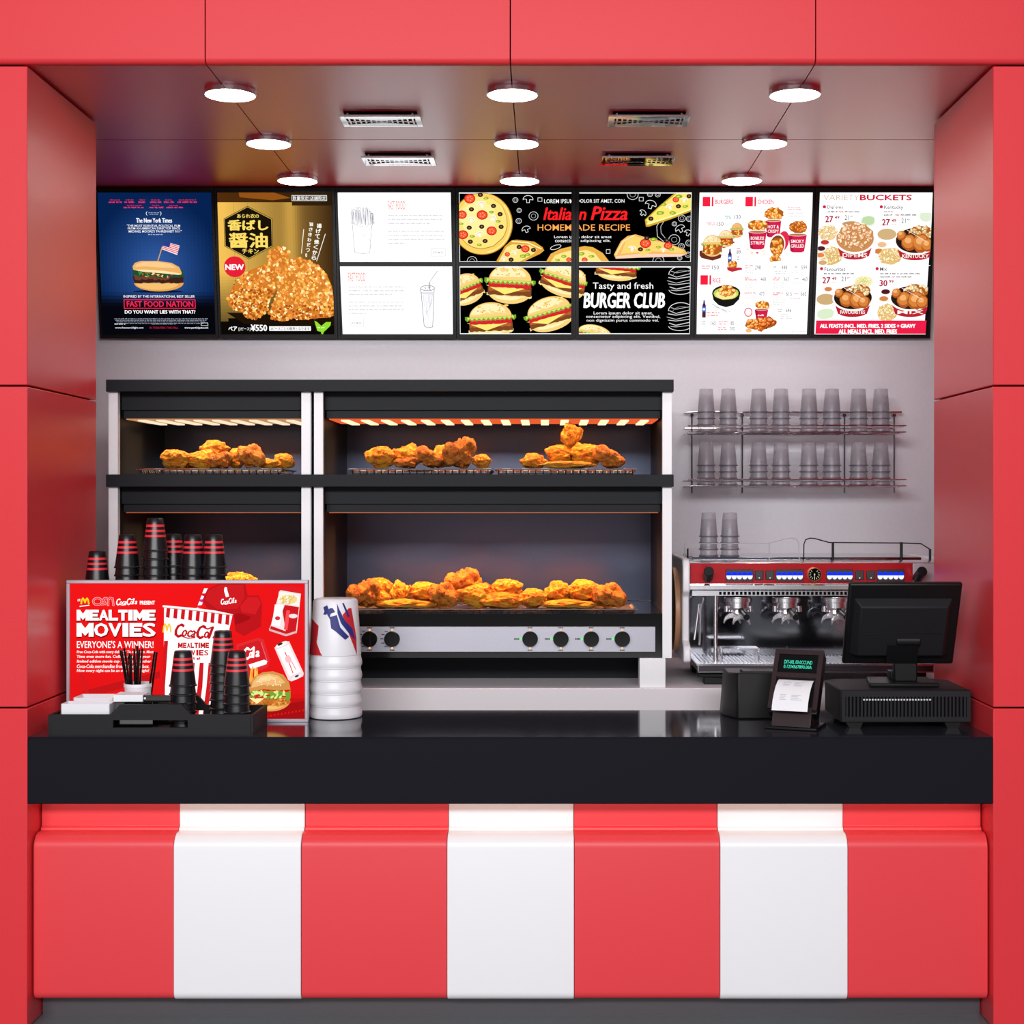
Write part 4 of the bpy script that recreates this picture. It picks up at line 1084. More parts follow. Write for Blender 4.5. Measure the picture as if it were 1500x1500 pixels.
def bucket_pic(c, cx, y0, y1, wt, wb, red='#c81e46', txt=None):
    c.poly([(cx - wt / 2, y0), (cx + wt / 2, y0), (cx + wb / 2, y1), (cx + wb * .3, y1 + wb * .08), (cx - wb * .3, y1 + wb * .08), (cx - wb / 2, y1)], red)
    c.poly([(cx - wt / 2, y0), (cx - wt * .3, y0), (cx - wb * .3, y1 + 3), (cx - wb / 2, y1)], '#a81238')
    c.ell(cx, y0, wt / 2, wt * .09, '#f6ece8', 20); c.ell(cx, y0 + 1, wt * .46, wt * .06, '#b07048', 16)
    if txt:
        for i, t in enumerate(txt): c.text(t, cx - wt * .36, y0 + (y1 - y0) * (.30 + .28 * i), cx + wt * .36, y0 + (y1 - y0) * (.50 + .28 * i), '#ffffff', 2)

FRX = [142, 317, 493, 668, 843.5, 1018, 1191.5, 1366]
SCR_Z0 = {}
TILT = R(8); YSc = 1.955
def menu(i, label):
    fx0, fx1 = FRX[i], FRX[i + 1]; cu, cv = (fx0 + fx1) / 2, 386
    k = K(YSc)
    root = thing('menu_screen', (X(cu, YSc), YSc, Z(cv, YSc)), label, 'screen', 'lit menu screens above the back wall', rot=(TILT, 0, 0))
    w = (fx1 - fx0) / 2 * k - .0012; h = 216 / 2 * k / math.cos(TILT)
    q = G(); q.box(-w, w, .004, .035, -h, h)
    bw = .010
    q.box(-w, -w + bw, -.006, .004, -h, h); q.box(w - bw, w, -.006, .004, -h, h); q.box(-w + bw, w - bw, -.006, .004, h - .012, h); q.box(-w + bw, w - bw, -.006, .004, -h, -h + .010)
    q.build('frame', M_BLK, root, local=True)
    q = G()
    for z in (-h * .5, h * .5): q.box(-.06, .06, .035, .05, z - .03, z + .03)
    q.build('wall_bracket', M_GAP, root, local=True)
    return root
def canvas_for(root, i, ox, clip):
    cu, cv = (FRX[i] + FRX[i + 1]) / 2, 386
    k = K(YSc) / 4.1667
    return Canvas((cu - ox) * 4.1667, (cv - 270) * 4.1667, k, clip)
MSCR = M_SCR
# ---- 1 blue film poster
r_ = menu(0, 'leftmost menu screen, dark blue poster with a burger and small flag')
c = canvas_for(r_, 0, 140, (28, 58, 718, 912))
def bg(x, y):
    d = math.hypot((x - .5) * 1.1, (y - .55) * 1.15); g_ = max(0, 1 - d / .62); e = 1 if y < .70 else max(0, 1 - (y - .70) / .1)
    return (.02 + .18 * g_ * e, .10 * e + .02 + .24 * g_ * e, .24 * e + .05 + .34 * g_ * e)
c.grad(28, 58, 718, 912, bg, 30, 40)
for k, (a, b) in enumerate(((95, 175), (190, 258), (275, 328), (345, 415), (430, 497), (512, 635))): c.scrawl(a + 8, 99, b - 10, 6, '#c42a5c', k); c.scrawl(a, 110, b, 10, '#e8306a', k + 20)
for k, (a, b) in enumerate(((185, 320), (340, 425), (443, 545))): c.scrawl(a + 20, 132, b - 25, 6, '#c42a5c', k + 40); c.scrawl(a, 142, b, 10, '#e8306a', k + 60)
c.text('(', 318, 170, 328, 196, '#cfd8e4', 2); c.text(')', 403, 170, 413, 196, '#cfd8e4', 2); c.scrawl(334, 176, 398, 5, '#a8b4c8', 3); c.scrawl(340, 186, 392, 5, '#a8b4c8', 4)
c.text('The New York Times', 258, 211, 475, 238, '#f4f4f8', 3)
c.text('"THE MOST ESSENTIAL POLITICAL FILM', 200, 249, 524, 263, '#eef0f6', 2)
c.text('FROM AN AMERICAN DIRECTOR SINCE', 205, 266, 522, 279, '#eef0f6', 2)
c.text('MICHAEL MOORE\'S \'FAHRENHEIT 9/11\'"', 210, 283, 534, 297, '#eef0f6', 2); c.scrawl(328, 306, 420, 6, '#b8c0d0', 8)
c.line([(410, 385), (380, 470)], 6, '#c89a5a')
c.poly([(424, 348), (468, 362), (517, 376), (500, 432), (455, 415), (408, 397)], '#e8e4e8')
for k in range(5): t = k / 5; c.poly([(424 - 16 * t, 352 + 45 * t), (517 - 17 * t, 380 + 50 * t), (517 - 17 * t - 2, 385 + 50 * t), (424 - 16 * t - 2, 357 + 45 * t)], '#d8404e')
c.poly([(424, 348), (462, 360), (453, 388), (414, 376)], '#2a3a80')
c.ell(376, 652, 155, 8, '#0a1430')
c.poly(c.epts(382, 600, 152, 52, 16, 0, 180), '#d89a4c'); c.poly(c.epts(372, 604, 130, 38, 16, 0, 180), '#e8b468')
rn = random.Random(4)
tp = [(222 + 314 * i / 20, 562 + rn.uniform(-7, 7)) for i in range(21)]; bt = [(232 + 300 * i / 20, 600 + rn.uniform(-6, 6)) for i in range(21)]; c.poly(tp + bt[::-1], '#3a1e18'); c.poly([(p[0] * .7 + 76, p[1] - 2) for p in tp] + [(p[0] * .7 + 76, p[1] - 20) for p in bt][::-1], '#6a3a2a')
tp = [(222 + 312 * i / 22, 522 + rn.uniform(-6, 6)) for i in range(23)]; bt = [(228 + 305 * i / 22, 562 + rn.uniform(-10, 10)) for i in range(23)]; c.poly(tp + bt[::-1], '#1c4a24')
for k in range(26): c.ell(300 + rn.uniform(-40, 180), 548 + rn.uniform(-14, 16), 9, 4, rn.choice(['#d8a848', '#4e8a38', '#f0d080', '#b8402c']), 6, 0, 0, rn.random() * 3)
c.poly([(228, 520), (226, 500), (240, 480), (275, 468), (380, 468), (465, 480), (510, 505), (525, 540), (520, 552), (400, 540), (290, 532)], '#e0a860'); c.poly([(240, 505), (250, 488), (290, 474), (380, 474), (455, 486), (495, 510), (400, 508), (300, 500)], '#ecc084')
c.poly([(232, 522), (300, 520), (420, 528), (522, 545), (505, 552), (400, 542), (290, 533)], '#f4d8a8')
c.text('INSPIRED BY THE INTERNATIONAL BEST SELLER', 163, 675, 600, 690, '#f0f2f8', 2)
c.frame(163, 700, 603, 757, 5, '#e8244c'); c.text('FAST FOOD NATION', 182, 711, 588, 746, '#e8244c', 3)
c.text('DO YOU WANT LIES WITH THAT?', 168, 766, 600, 787, '#ffffff', 3)
for k in range(4): c.scrawl(102 + k * 6, 815 + k * 9.5, 676 - k * 10, 6, '#8c92a0', k + 5)
c.scrawl(102, 846, 180, 8, '#d8dce4', 9); c.scrawl(330, 846, 480, 7, '#8c92a0', 10); c.frame(632, 842, 676, 862, 3, '#c8ccd4')
c.text('www.foxsearchlight.com', 104, 867, 278, 881, '#f4f4f8', 2); c.text('IN THEATERS THIS FALL', 316, 867, 492, 879, '#b02040', 1); c.text('www.participate.net', 530, 867, 676, 882, '#f4f4f8', 2)
c.build('display', MSCR, r_)
# ---- 2 golden chicken poster
r_ = menu(1, 'second menu screen, golden poster of crumbed chicken with Japanese writing')
c = canvas_for(r_, 1, 140, (755, 58, 1448, 912))
def bg(x, y):
    if y > .90 - .03 * x: return (.04, .03, .02)
    if y < .06 + .03 * x: return (.30 - .15 * x, .16 - .06 * x, .04)
    t = max(0, 1.05 - x * 1.0) ** .8; t = min(1, t + .28 * math.exp(-((x - .64) / .07) ** 2) * (y < .5)); s_ = 1 - .55 * max(0, y - .55) / .35 if x < .5 else 1
    return ((.16 + .74 * t) * s_, (.09 + .62 * t) * s_, (.04 + .28 * t) * s_)
c.grad(755, 58, 1448, 912, bg, 46, 44)
for x in (850, 935, 1025, 1110): c.rect(x, 120, x + 2, 690, '#a88430')
c.poly([(885, 58), (1100, 58), (1200, 90), (1090, 104), (890, 86)], '#8a4c14')
c.frame(1206, 74, 1420, 108, 3, '#e8e8e8'); c.text('数量限定', 1212, 79, 1308, 104, '#f4f4f4', 2); c.rect(1311, 76, 1313, 106, '#e8e8e8'); c.text('店舗限定', 1318, 79, 1414, 104, '#f4f4f4', 2)
hx = [(937, 138), (1086, 214), (1086, 380), (937, 458), (790, 380), (790, 214)]
c.poly(hx, '#161008'); c.line([(937 + (x - 937) * .965, 298 + (y - 298) * .965) for x, y in hx], 3, '#d8b450', True)
c.text('あられ衣の', 872, 186, 1005, 210, '#e8c860', 3); c.text('香ばし', 815, 222, 1058, 284, '#f0d060', 5); c.text('醤油', 820, 300, 1052, 388, '#f0d060', 5); c.text('チキン', 898, 394, 998, 424, '#e8c860', 4)
for k, ch in enumerate('揚げて焼くから'): c.text(ch, 1356 - k * 6, 244 + k * 32, 1384 - k * 6, 270 + k * 32, '#f4f0e4', 4)
for k, ch in enumerate('旨さきわだつ。'): c.text(ch, 1312 - k * 5, 236 + k * 31, 1334 - k * 5 - (12 if k == 6 else 0), 258 + k * 31, '#f4f0e4', 4)
c.line([(1406, 306), (1350, 468)], 4, '#f0ece0'); c.line([(1275, 278), (1258, 422)], 4, '#f0ece0')
k1 = [(1050, 480), (1060, 410), (1100, 382), (1150, 385), (1182, 410), (1178, 440), (1130, 480), (1110, 530), (1100, 640), (1060, 700), (1045, 760), (1010, 800), (960, 822), (910, 810), (890, 780), (850, 770), (805, 740), (800, 700), (822, 640), (850, 600), (880, 560), (950, 520)]
k2 = [(1120, 520), (1135, 470), (1180, 455), (1230, 445), (1300, 465), (1360, 500), (1410, 550), (1440, 620), (1450, 700), (1450, 800), (1400, 812), (1330, 815), (1260, 825), (1200, 815), (1130, 835), (1070, 820), (1052, 780), (1080, 720), (1105, 650), (1110, 580)]
c.poly([(790, 780), (1448, 800), (1448, 860), (900, 850)], '#1c1006')
pal = ['#e8963c', '#f2b050', '#fbd078', '#d07a28', '#eea848', '#fdeab0', '#c46a20', '#e88c3c']
c.poly(k1, '#c87428'); crumbs(c, inpoly(k1), (800, 380, 1182, 825), 420, 11, pal, 3)
c.poly(k2, '#cc7a2c'); crumbs(c, inpoly(k2), (1050, 440, 1450, 838), 660, 11, pal, 4)
rn = random.Random(9); crumbs(c, inpoly(k1), (800, 640, 1100, 825), 90, 9, ['#9c4814', '#a85418'], 5); crumbs(c, inpoly(k2), (1050, 740, 1450, 838), 90, 9, ['#b05818', '#9c4814'], 6)
c.polys([c.epts(rn.uniform(840, 1080), rn.uniform(520, 700), 4, 3, 6) for _ in range(16)], '#2a1a08')
c.ell(849, 503, 66, 63, '#d81e32', 32); c.text('NEW', 792, 489, 904, 522, '#ffffff', 5)
c.text('ペア', 800, 866, 852, 893, '#f4f4f4', 4); c.text('[2ピース]', 862, 870, 934, 893, '#f4f4f4', 2); c.text('¥550', 938, 854, 1036, 893, '#ffffff', 4)
c.rect(1050, 864, 1306, 892, '#f0f0f0'); c.text('2ピースごとの販売となります', 1058, 869, 1298, 888, '#181818', 2)
c.poly([(1328, 830), (1345, 838), (1370, 862), (1400, 838), (1430, 838), (1426, 860), (1400, 885), (1385, 898), (1380, 912), (1370, 912), (1368, 898), (1345, 892), (1336, 860)], '#8ad02c'); c.scrawl(1348, 868, 1398, 8, '#e8f8c0', 3)
c.build('display', MSCR, r_)
# ---- 3 white line drawings
r_ = menu(2, 'third menu screen, two white panels with pencil sketches of fries and a drink')
c = canvas_for(r_, 2, 490, (24, 56, 720, 914))
c.poly([(25, 58), (713, 58), (716, 474), (33, 474)], '#ffffff'); c.poly([(33, 501), (718, 501), (719, 912), (42, 912)], '#ffffff')
c.text('FAST FOOD', 330, 108, 436, 160, '#ea8c7c', 1); rn = random.Random(3)
for i, (x1) in enumerate((670, 670, 585)): c.scrawl(332, 190 + i * 24, x1, 9, '#c4c4c8', i)
for i, (x1) in enumerate((670, 672, 672, 440)): c.scrawl(332, 285 + i * 24, x1, 9, '#c4c4c8', i + 9)
c.frame(589, 394, 678, 440, 2, '#b0b0b4'); c.text('READ MORE', 602, 411, 664, 423, '#8a8a90', 1)
c.line([(112, 235), (125, 415), (170, 424), (215, 420), (232, 250)], 3, '#a8a8b0'); c.line([(112, 235), (150, 258), (195, 262), (243, 235), (228, 262)], 2, '#a8a8b0')
for i in range(16):
    x = 108 + i * 8.6; y0 = 130 + rn.uniform(0, 40) + abs(i - 7) * 3; dx = rn.uniform(-6, 8); c.line([(x, 240 + rn.uniform(-5, 16)), (x + dx, y0), (x + dx + 8, y0 + 3), (x + 9, 245)], 2.8, rn.choice(['#8a8a98', '#b0b0bc', '#505068', '#a4a4b0']))
c.line([(172, 300), (180, 322), (196, 305)], 2, '#b8b8c4'); c.line([(216, 330), (224, 380), (214, 415)], 4, '#d4d4dc')
c.text('FAST FOOD', 82, 538, 187, 592, '#ea8c7c', 1)
for i, (x1) in enumerate((420, 420, 350)): c.scrawl(84, 620 + i * 23, x1, 9, '#c4c4c8', i + 20)
for i, (x1) in enumerate((420, 420, 418, 190)): c.scrawl(84, 712 + i * 23, x1, 9, '#c4c4c8', i + 29)
c.frame(84, 822, 172, 864, 2, '#b0b0b4'); c.text('READ MORE', 97, 838, 158, 850, '#8a8a90', 1)
c.line([(524, 630), (530, 700), (543, 862), (565, 873), (595, 868), (607, 640)], 3.6, '#7a7a88'); c.line(c.epts(567, 632, 42, 16, 20), 3.4, '#6a6a78', True); c.poly([(528, 655), (606, 655), (605, 672), (530, 670)], '#d8d8e0')
c.line([(578, 600), (578, 640)], 7, '#a0a0aa'); c.line([(578, 600), (590, 580), (628, 528)], 3, '#88889a')
for i in range(8): c.line([(540 + i * 8, 672), (545 + i * 6, 760 + rn.uniform(-40, 40))], 2.4, '#b0b0bc')
c.line([(560, 790), (580, 740), (596, 700)], 2, '#a8a8b4'); c.line([(545, 760), (570, 800), (565, 860)], 2, '#b8b8c4')
c.polys([c.epts(540 + rn.uniform(0, 50), 632 + rn.uniform(-8, 8), 4, 3, 6) for _ in range(9)], '#8a8a94')
c.build('display', MSCR, r_)
# ---- 4 and 5 black pizza and burger boards
def shroom(c, x, y, s_, rot=0, col='#f4ead8'):
    old = c.st; c.st = (R(rot), x, y); c.poly(c.epts(x, y, s_, s_ * .62, 12, 180, 360) + [(x + s_ * .3, y), (x + s_ * .28, y + s_ * .7), (x - s_ * .28, y + s_ * .7), (x - s_ * .3, y)], col); c.line(c.epts(x, y, s_ * .6, s_ * .35, 8, 180, 360), 2, '#b8a488'); c.st = old
def olive(c, x, y): c.ell(x, y, 16, 13, '#2c1c1c', 14); c.ell(x, y, 6, 5, '#8a6a4a', 8)
def tomato(c, x, y, r=32): c.ell(x, y, r, r * .85, '#c81e1e', 18); c.ell(x, y, r * .8, r * .66, '#ee5038', 14); c.polys([c.epts(x + r * .4 * math.cos(a), y + r * .35 * math.sin(a), r * .12, r * .12, 6) for a in (0, 1.2, 2.5, 3.8, 5)], '#f8b060')
def leaf(c, x, y, s_=16): c.ell(x, y, s_, s_ * .5, '#8aa428', 8, .15, int(x)); c.ell(x - 3, y, s_ * .5, s_ * .25, '#c8d850', 6)
def chalk_shroom(c, x, y, s_, rot=0):
    old = c.st; c.st = (R(rot), x, y); c.line(c.epts(x, y, s_, s_ * .75, 12, 170, 370) + [(x + s_ * .3, y + 2), (x + s_ * .28, y + s_ * .7), (x - s_ * .28, y + s_ * .7), (x - s_ * .3, y), (x - s_, y - 2)], 3, '#e4e4e4'); c.st = old
def chalk_ring(c, x, y, r): c.line(c.epts(x, y, r, r * .9, 14), 3, '#d4d4d4', True); c.line(c.epts(x, y, r * .5, r * .45, 10), 2, '#b4b4b4', True)
r_ = menu(3, 'fourth menu screen, black board with a whole pizza above several burgers')
c = canvas_for(r_, 3, 490, (763, 57, 1445, 913))
c.clip = (763, 57, 1445, 474); c.rect(763, 57, 1445, 474, '#000000'); c.rect(763, 58, 1445, 64, '#f4f4f4'); c.rect(763, 470, 1445, 473, '#f4f4f4'); c.rect(763, 57, 766, 474, '#f4f4f4')
c.ell(903, 245, 186, 186, '#a87424', 48); c.ell(903, 245, 181, 182, '#f0c860', 48, .006, 2); c.ell(900, 238, 158, 158, '#b88430', 40, .015, 3); c.ell(899, 236, 155, 155, '#f8da78', 40, .015, 3); c.ell(880, 215, 110, 105, '#fae596', 30, .05, 4)
c.line(c.epts(903, 245, 172, 172, 30, -40, 80), 4, '#fff0a8')
for p in ((828, 95, 34), (780, 190, 30), (903, 192, 34), (960, 287, 32), (785, 310, 32)): tomato(c, *p)
for p in ((898, 128, 30, -20), (838, 222, 26, 20), (972, 215, 28, 60), (884, 308, 28, -30)): shroom(c, p[0], p[1], p[2], p[3])
for p in ((893, 72), (838, 158), (972, 138), (1012, 187), (1018, 263), (900, 262), (824, 268), (830, 352), (920, 348)): olive(c, *p)
for p in ((928, 92), (960, 175), (775, 245), (842, 320), (1000, 230), (885, 370)): leaf(c, *p)
for p in ((1105, 103, 16), (1128, 165, 14), (1125, 228, 17), (1215, 198, 28), (840, 468, 30)): chalk_ring(c, *p)
c.clip = (763, 57, 1445, 474); chalk_shroom(c, 1182, 98, 30); chalk_shroom(c, 1170, 278, 26, -20); c.frame(1240, 88, 1268, 112, 3, '#d0d0d0'); c.line(c.epts(1350, 385, 34, 12, 12, rot=-.3), 3, '#e0e0e0', True)
c.poly([(985, 474), (1040, 380), (1080, 345), (1110, 340), (1220, 352), (1270, 385), (1280, 405), (1255, 425), (1150, 474)], '#d89c3c'); c.poly([(1000, 474), (1050, 385), (1085, 368), (1190, 372), (1235, 400), (1215, 425), (1130, 474)], '#f4da80')
c.line([(1085, 350), (1180, 358), (1262, 395)], 8, '#f8e49c'); tomato(c, 1165, 395, 26); tomato(c, 1055, 428, 16); shroom(c, 1100, 415, 22, -20); shroom(c, 1035, 455, 20); olive(c, 1127, 384); olive(c, 1214, 402); olive(c, 1078, 460); leaf(c, 1150, 440, 22); leaf(c, 1180, 430, 18)
c.poly([(1290, 474), (1320, 425), (1380, 395), (1445, 380), (1445, 474)], '#e0a848'); c.poly([(1320, 474), (1345, 435), (1400, 415), (1445, 405), (1445, 474)], '#f6dc84'); leaf(c, 1400, 440, 18); leaf(c, 1360, 462); tomato(c, 1430, 460, 16)
c.text('LOREM IPSUM', 1280, 98, 1456, 122, '#f4f4f4', 1)
c.text('Italian', 1276, 148, 1490, 222, '#ee2024', 3, .25); c.text('HOMEMADE', 1240, 248, 1560, 286, '#f0a050', 1); c.text('Lorem ipsum', 1340, 315, 1506, 336, '#f0f0f0', 2); c.text('consectetur', 1346, 338, 1490, 356, '#f0f0f0', 2)
c.clip = (763, 500, 1445, 912); c.rect(763, 500, 1445, 912, '#000000')
burger(c, 1070, 610, 290, 240, 3); burger(c, 800, 640, 220, 190, -22, onion=True, seed=5); burger(c, 1400, 590, 300, 190, 18, seed=7); burger(c, 952, 830, 290, 225, -3, seed=9); burger(c, 1315, 790, 300, 210, -16, seed=11)
c.rect(763, 501, 1445, 507, '#f4f4f4'); c.rect(763, 907, 1445, 912, '#f4f4f4'); c.rect(763, 501, 766, 912, '#f4f4f4')
c.build('display', MSCR, r_)
r_ = menu(4, 'fifth menu screen, black board with pizza slices above the words Burger Club')
c = canvas_for(r_, 4, 830, (76, 57, 757, 913))
c.clip = (76, 57, 757, 474); c.rect(76, 57, 757, 474, '#000000')
for p in ((400, 70, 34), (505, 68, 16), (552, 70, 16), (700, 212, 22), (745, 215, 18), (655, 245, 14), (655, 340, 34), (700, 380, 18), (745, 360, 20), (740, 430, 18), (560, 465, 34), (690, 450, 14)): chalk_ring(c, *p)
chalk_shroom(c, 510, 130, 34, 15); chalk_shroom(c, 690, 275, 30, -30); chalk_shroom(c, 462, 180, 22, 40); chalk_shroom(c, 740, 300, 24, 20)
c.frame(438, 85, 466, 110, 3, '#d8d8d8'); c.frame(240, 398, 266, 424, 3, '#d8d8d8')
c.line([(562, 235), (548, 260), (552, 320), (590, 350)], 3, '#e0e0e0'); c.line([(590, 232), (572, 262), (575, 300), (600, 330)], 3, '#c0c0c0')
c.poly([(475, 220), (560, 140), (660, 57), (757, 57), (757, 170), (640, 215), (500, 262), (482, 262)], '#c8a030'); c.poly([(482, 222), (565, 145), (668, 62), (757, 62), (757, 160), (635, 205), (500, 250)], '#eedc6c')
c.line([(490, 245), (640, 200), (757, 155)], 9, '#f8eca0'); shroom(c, 625, 142, 26, -20); shroom(c, 712, 102, 24, 10); tomato(c, 662, 100, 20); olive(c, 512, 214); olive(c, 678, 140); olive(c, 742, 80); leaf(c, 570, 180, 26); leaf(c, 645, 180, 22); leaf(c, 590, 130, 18); leaf(c, 680, 82, 22); leaf(c, 720, 140, 18)
c.poly([(288, 430), (330, 350), (370, 318), (420, 308), (460, 320), (560, 345), (640, 370), (720, 400), (735, 425), (690, 442), (560, 440), (440, 448), (300, 455)], '#e8b060'); c.poly([(300, 440), (440, 425), (700, 425), (725, 430), (690, 442), (440, 448), (305, 452)], '#f4c8b0')
c.poly([(330, 425), (360, 350), (420, 320), (470, 335), (600, 360), (715, 405), (700, 420), (520, 410), (460, 440), (440, 415)], '#f2cc6c'); c.line([(300, 430), (345, 350), (410, 316)], 10, '#f6d890')
tomato(c, 480, 362, 34); tomato(c, 618, 376, 26); shroom(c, 400, 392, 26, 10); shroom(c, 590, 402, 20); olive(c, 450, 398); olive(c, 488, 330); olive(c, 610, 345); leaf(c, 530, 338, 22); leaf(c, 640, 398, 18); leaf(c, 495, 402); leaf(c, 560, 385)
c.poly([(76, 385), (110, 378), (160, 385), (220, 420), (262, 474), (76, 474)], '#e0a848'); c.poly([(76, 408), (120, 402), (170, 420), (215, 474), (76, 474)], '#f6dc84'); leaf(c, 90, 425, 22); leaf(c, 150, 440, 18); tomato(c, 110, 462, 18)
c.text('DOLOR SIT AMET, CON', 62, 98, 350, 122, '#f4f4f4', 1); c.text('Italian', -108, 148, 118, 222, '#ee2024', 3, .25); c.text('Pizza', 148, 142, 368, 222, '#ee2024', 3, .25); c.text('HOMEMADE RECIPE', -172, 248, 386, 286, '#f0a050', 1)
c.text('Lorem ipsum dolor sit amet', -92, 315, 274, 336, '#f0f0f0', 2); c.text('consectetur adipiscing elit.', -84, 338, 268, 358, '#f0f0f0', 2)
c.clip = (76, 501, 757, 912); c.rect(76, 501, 757, 912, '#000000')
burger(c, 305, 510, 270, 160, 6, seed=3); burger(c, 60, 610, 120, 180, 10, seed=5); burger(c, 170, 920, 230, 130, 12, seed=6)
for ox_, oy_, r1 in ((690, 590, 1), (690, 810, -1)):
    for k in range(7): c.line([(ox_ - 75 + abs(k - 3) * 8, oy_ - 60 + k * 19), (ox_ - 20, oy_ - 50 + k * 18 + 8 * (k % 2)), (ox_ + 70, oy_ - 66 + k * 19)], 3 + (k % 3), '#c8c8c8')
    c.line(c.epts(ox_ + 10, oy_ - 40, 76, 50, 14, 180, 350), 4, '#d8d8d8'); c.line(c.epts(ox_ + 20, oy_ - 30, 60, 36, 14, 180, 350), 2, '#989898'); c.line(c.epts(ox_ + 5, oy_ + 50, 70, 30, 12, 10, 170), 4, '#d0d0d0')
c.text('Tasty and fresh', 160, 598, 530, 648, '#f8f8f8', 1)
c.text('BURGER CLUB', 106, 660, 600, 752, '#ffffff', 7, .12)
c.text('Lorem ipsum dolor sit amet,', 166, 774, 528, 797, '#f4f4f4', 1); c.text('consectetur adipiscing elit. Vestibul,', 120, 796, 574, 818, '#f4f4f4', 1); c.text('non dignissim purus commodo vel.', 124, 819, 566, 841, '#f4f4f4', 1)
c.clip = (76, 57, 757, 912); c.rect(76, 58, 757, 64, '#f4f4f4'); c.rect(76, 470, 755, 473, '#f4f4f4'); c.rect(754, 58, 757, 474, '#f4f4f4'); c.rect(76, 501, 757, 507, '#f4f4f4'); c.rect(76, 907, 753, 912, '#f4f4f4'); c.rect(754, 501, 757, 912, '#f4f4f4')
c.build('display', MSCR, r_)
# ---- 6 white burgers / chicken menu
r_ = menu(5, 'sixth menu screen, white price board of burgers, chicken buckets and rice')
c = canvas_for(r_, 5, 1010, (46, 57, 744, 913))
c.poly([(56, 58), (743, 58), (726, 912), (46, 912)], '#ffffff')
for a, b, t, w in ((75, 84, 'BURGERS', 108), (334, 84, 'CHICKEN', 96), (68, 554, 'RICE', 48)):
    c.rect(a, b, a + 46, b + 57, '#e81e3c'); c.rect(a + 55, b, a + 65, b + 57, '#e81e3c'); c.text(t, a + 76, b + 16, a + 76 + w, b + 44, '#dc2848', 2)
G2 = '#58585c'
for t, a, b, w in (('130', 268, 192, 40), ('150', 162, 234, 42), ('89', 286, 402, 26), ('150', 138, 495, 42), ('298', 400, 495, 36), ('448', 562, 495, 34), ('599', 684, 495, 34), ('468', 436, 566, 32), ('363', 576, 566, 32), ('463', 690, 566, 32), ('473', 428, 655, 32), ('615', 594, 655, 34), ('660', 684, 655, 34), ('646', 594, 755, 34), ('165', 136, 832, 30), ('185', 252, 832, 26), ('200', 252, 866, 30)):
    c.text(t, a, b, a + w, b + 24, G2, 0)
for k, (a, b, x1, cl) in enumerate(((212, 195, 252, '#58a090'), (218, 206, 250, '#58a090'), (100, 236, 150, '#e06878'), (110, 247, 150, '#e06878'), (592, 142, 668, '#e890a0'), (592, 154, 684, '#e890a0'), (284, 388, 308, '#e06878'), (286, 440, 312, '#e06878'), (290, 454, 312, '#58a090'), (75, 495, 124, '#e06878'), (75, 508, 120, '#e06878'),
         (338, 492, 388, '#e06878'), (338, 505, 374, '#e06878'), (514, 500, 542, '#888888'), (644, 500, 668, '#888888'), (338, 566, 370, '#e06878'), (338, 578, 412, '#e06878'), (512, 566, 552, '#e06878'), (512, 578, 548, '#e06878'), (642, 572, 668, '#888'), (338, 657, 408, '#e06878'), (512, 657, 574, '#e06878'), (512, 668, 546, '#e06878'), (642, 662, 670, '#e06878'), (108, 776, 190, '#e06878'), (108, 794, 184, '#e06878'), (78, 832, 100, '#58a090'), (78, 846, 116, '#888888'), (184, 832, 238, '#e06878'), (184, 846, 226, '#e06878'), (182, 868, 228, '#e06878'), (182, 880, 232, '#e06878'), (542, 758, 570, '#a8a8a8'), (548, 770, 568, '#a8a8a8'), (634, 890, 724, '#d0d0d0'))):
    c.scrawl(a, b, x1, 8, cl if len(cl) == 7 else '#888888', k)
for k, (a, b, x1) in enumerate(((594, 178, 660), (594, 196, 660), (664, 178, 694), (664, 196, 694), (338, 526, 410), (338, 538, 392), (520, 528, 598), (528, 540, 584), (622, 534, 716), (338, 600, 410), (338, 612, 424), (338, 624, 388), (512, 600, 586), (512, 612, 592), (512, 624, 580), (622, 600, 690), (338, 688, 414), (512, 688, 560), (512, 700, 588), (514, 714, 592), (516, 726, 560), (622, 694, 684), (560, 790, 620), (560, 800, 626), (560, 814, 632))):
    c.scrawl(a, b, x1, 5, '#a8a8ac', k + 50, .8)
c.poly([(60, 408), (110, 398), (195, 430), (190, 450), (140, 466), (72, 450), (60, 435)], '#6a2c1c'); c.poly([(180, 380), (250, 345), (278, 355), (210, 392)], '#8a4426')
burger(c, 286, 285, 76, 90, 0, '#d8a058', '#e8b878', False, seed=2); burger(c, 220, 335, 96, 104, 0, '#e8c080', '#f4e0b8', False, seed=3); burger(c, 138, 378, 126, 130, 0, '#e8c078', '#f6e4b8', False, seed=4); pieces(c, 138, 400, 54, 32, 16, 13, seed=3)
pieces(c, 222, 358, 36, 16, 8, 9, seed=5); pieces(c, 288, 300, 30, 14, 6, 8, seed=6)
for x, y in ((245, 395), (92, 705)): c.poly([(x - 4, y), (x + 4, y), (x + 5, y + 18), (x + 11, y + 34), (x + 11, y + 106), (x - 11, y + 106), (x - 11, y + 34), (x - 5, y + 18)], '#50202c'); c.rect(x - 4, y, x + 4, y + 9, '#2050c0'); c.rect(x - 11, y + 38, x + 11, y + 72, '#2058c8'); c.ell(x, y + 55, 8, 8, '#e8e8f4', 10)
c.poly([(228, 505), (318, 508), (322, 520), (260, 534), (232, 524)], '#b82838'); pieces(c, 264, 490, 28, 24, 12, 11, seed=7)
pieces(c, 508, 185, 58, 36, 22, 15, seed=8); bucket_pic(c, 506, 225, 320, 94, 78, txt=['HOT &', 'CRISPY'])
pieces(c, 410, 255, 62, 34, 20, 15, seed=9); bucket_pic(c, 410, 292, 392, 112, 84, txt=['BONELESS', 'STRIPS'])
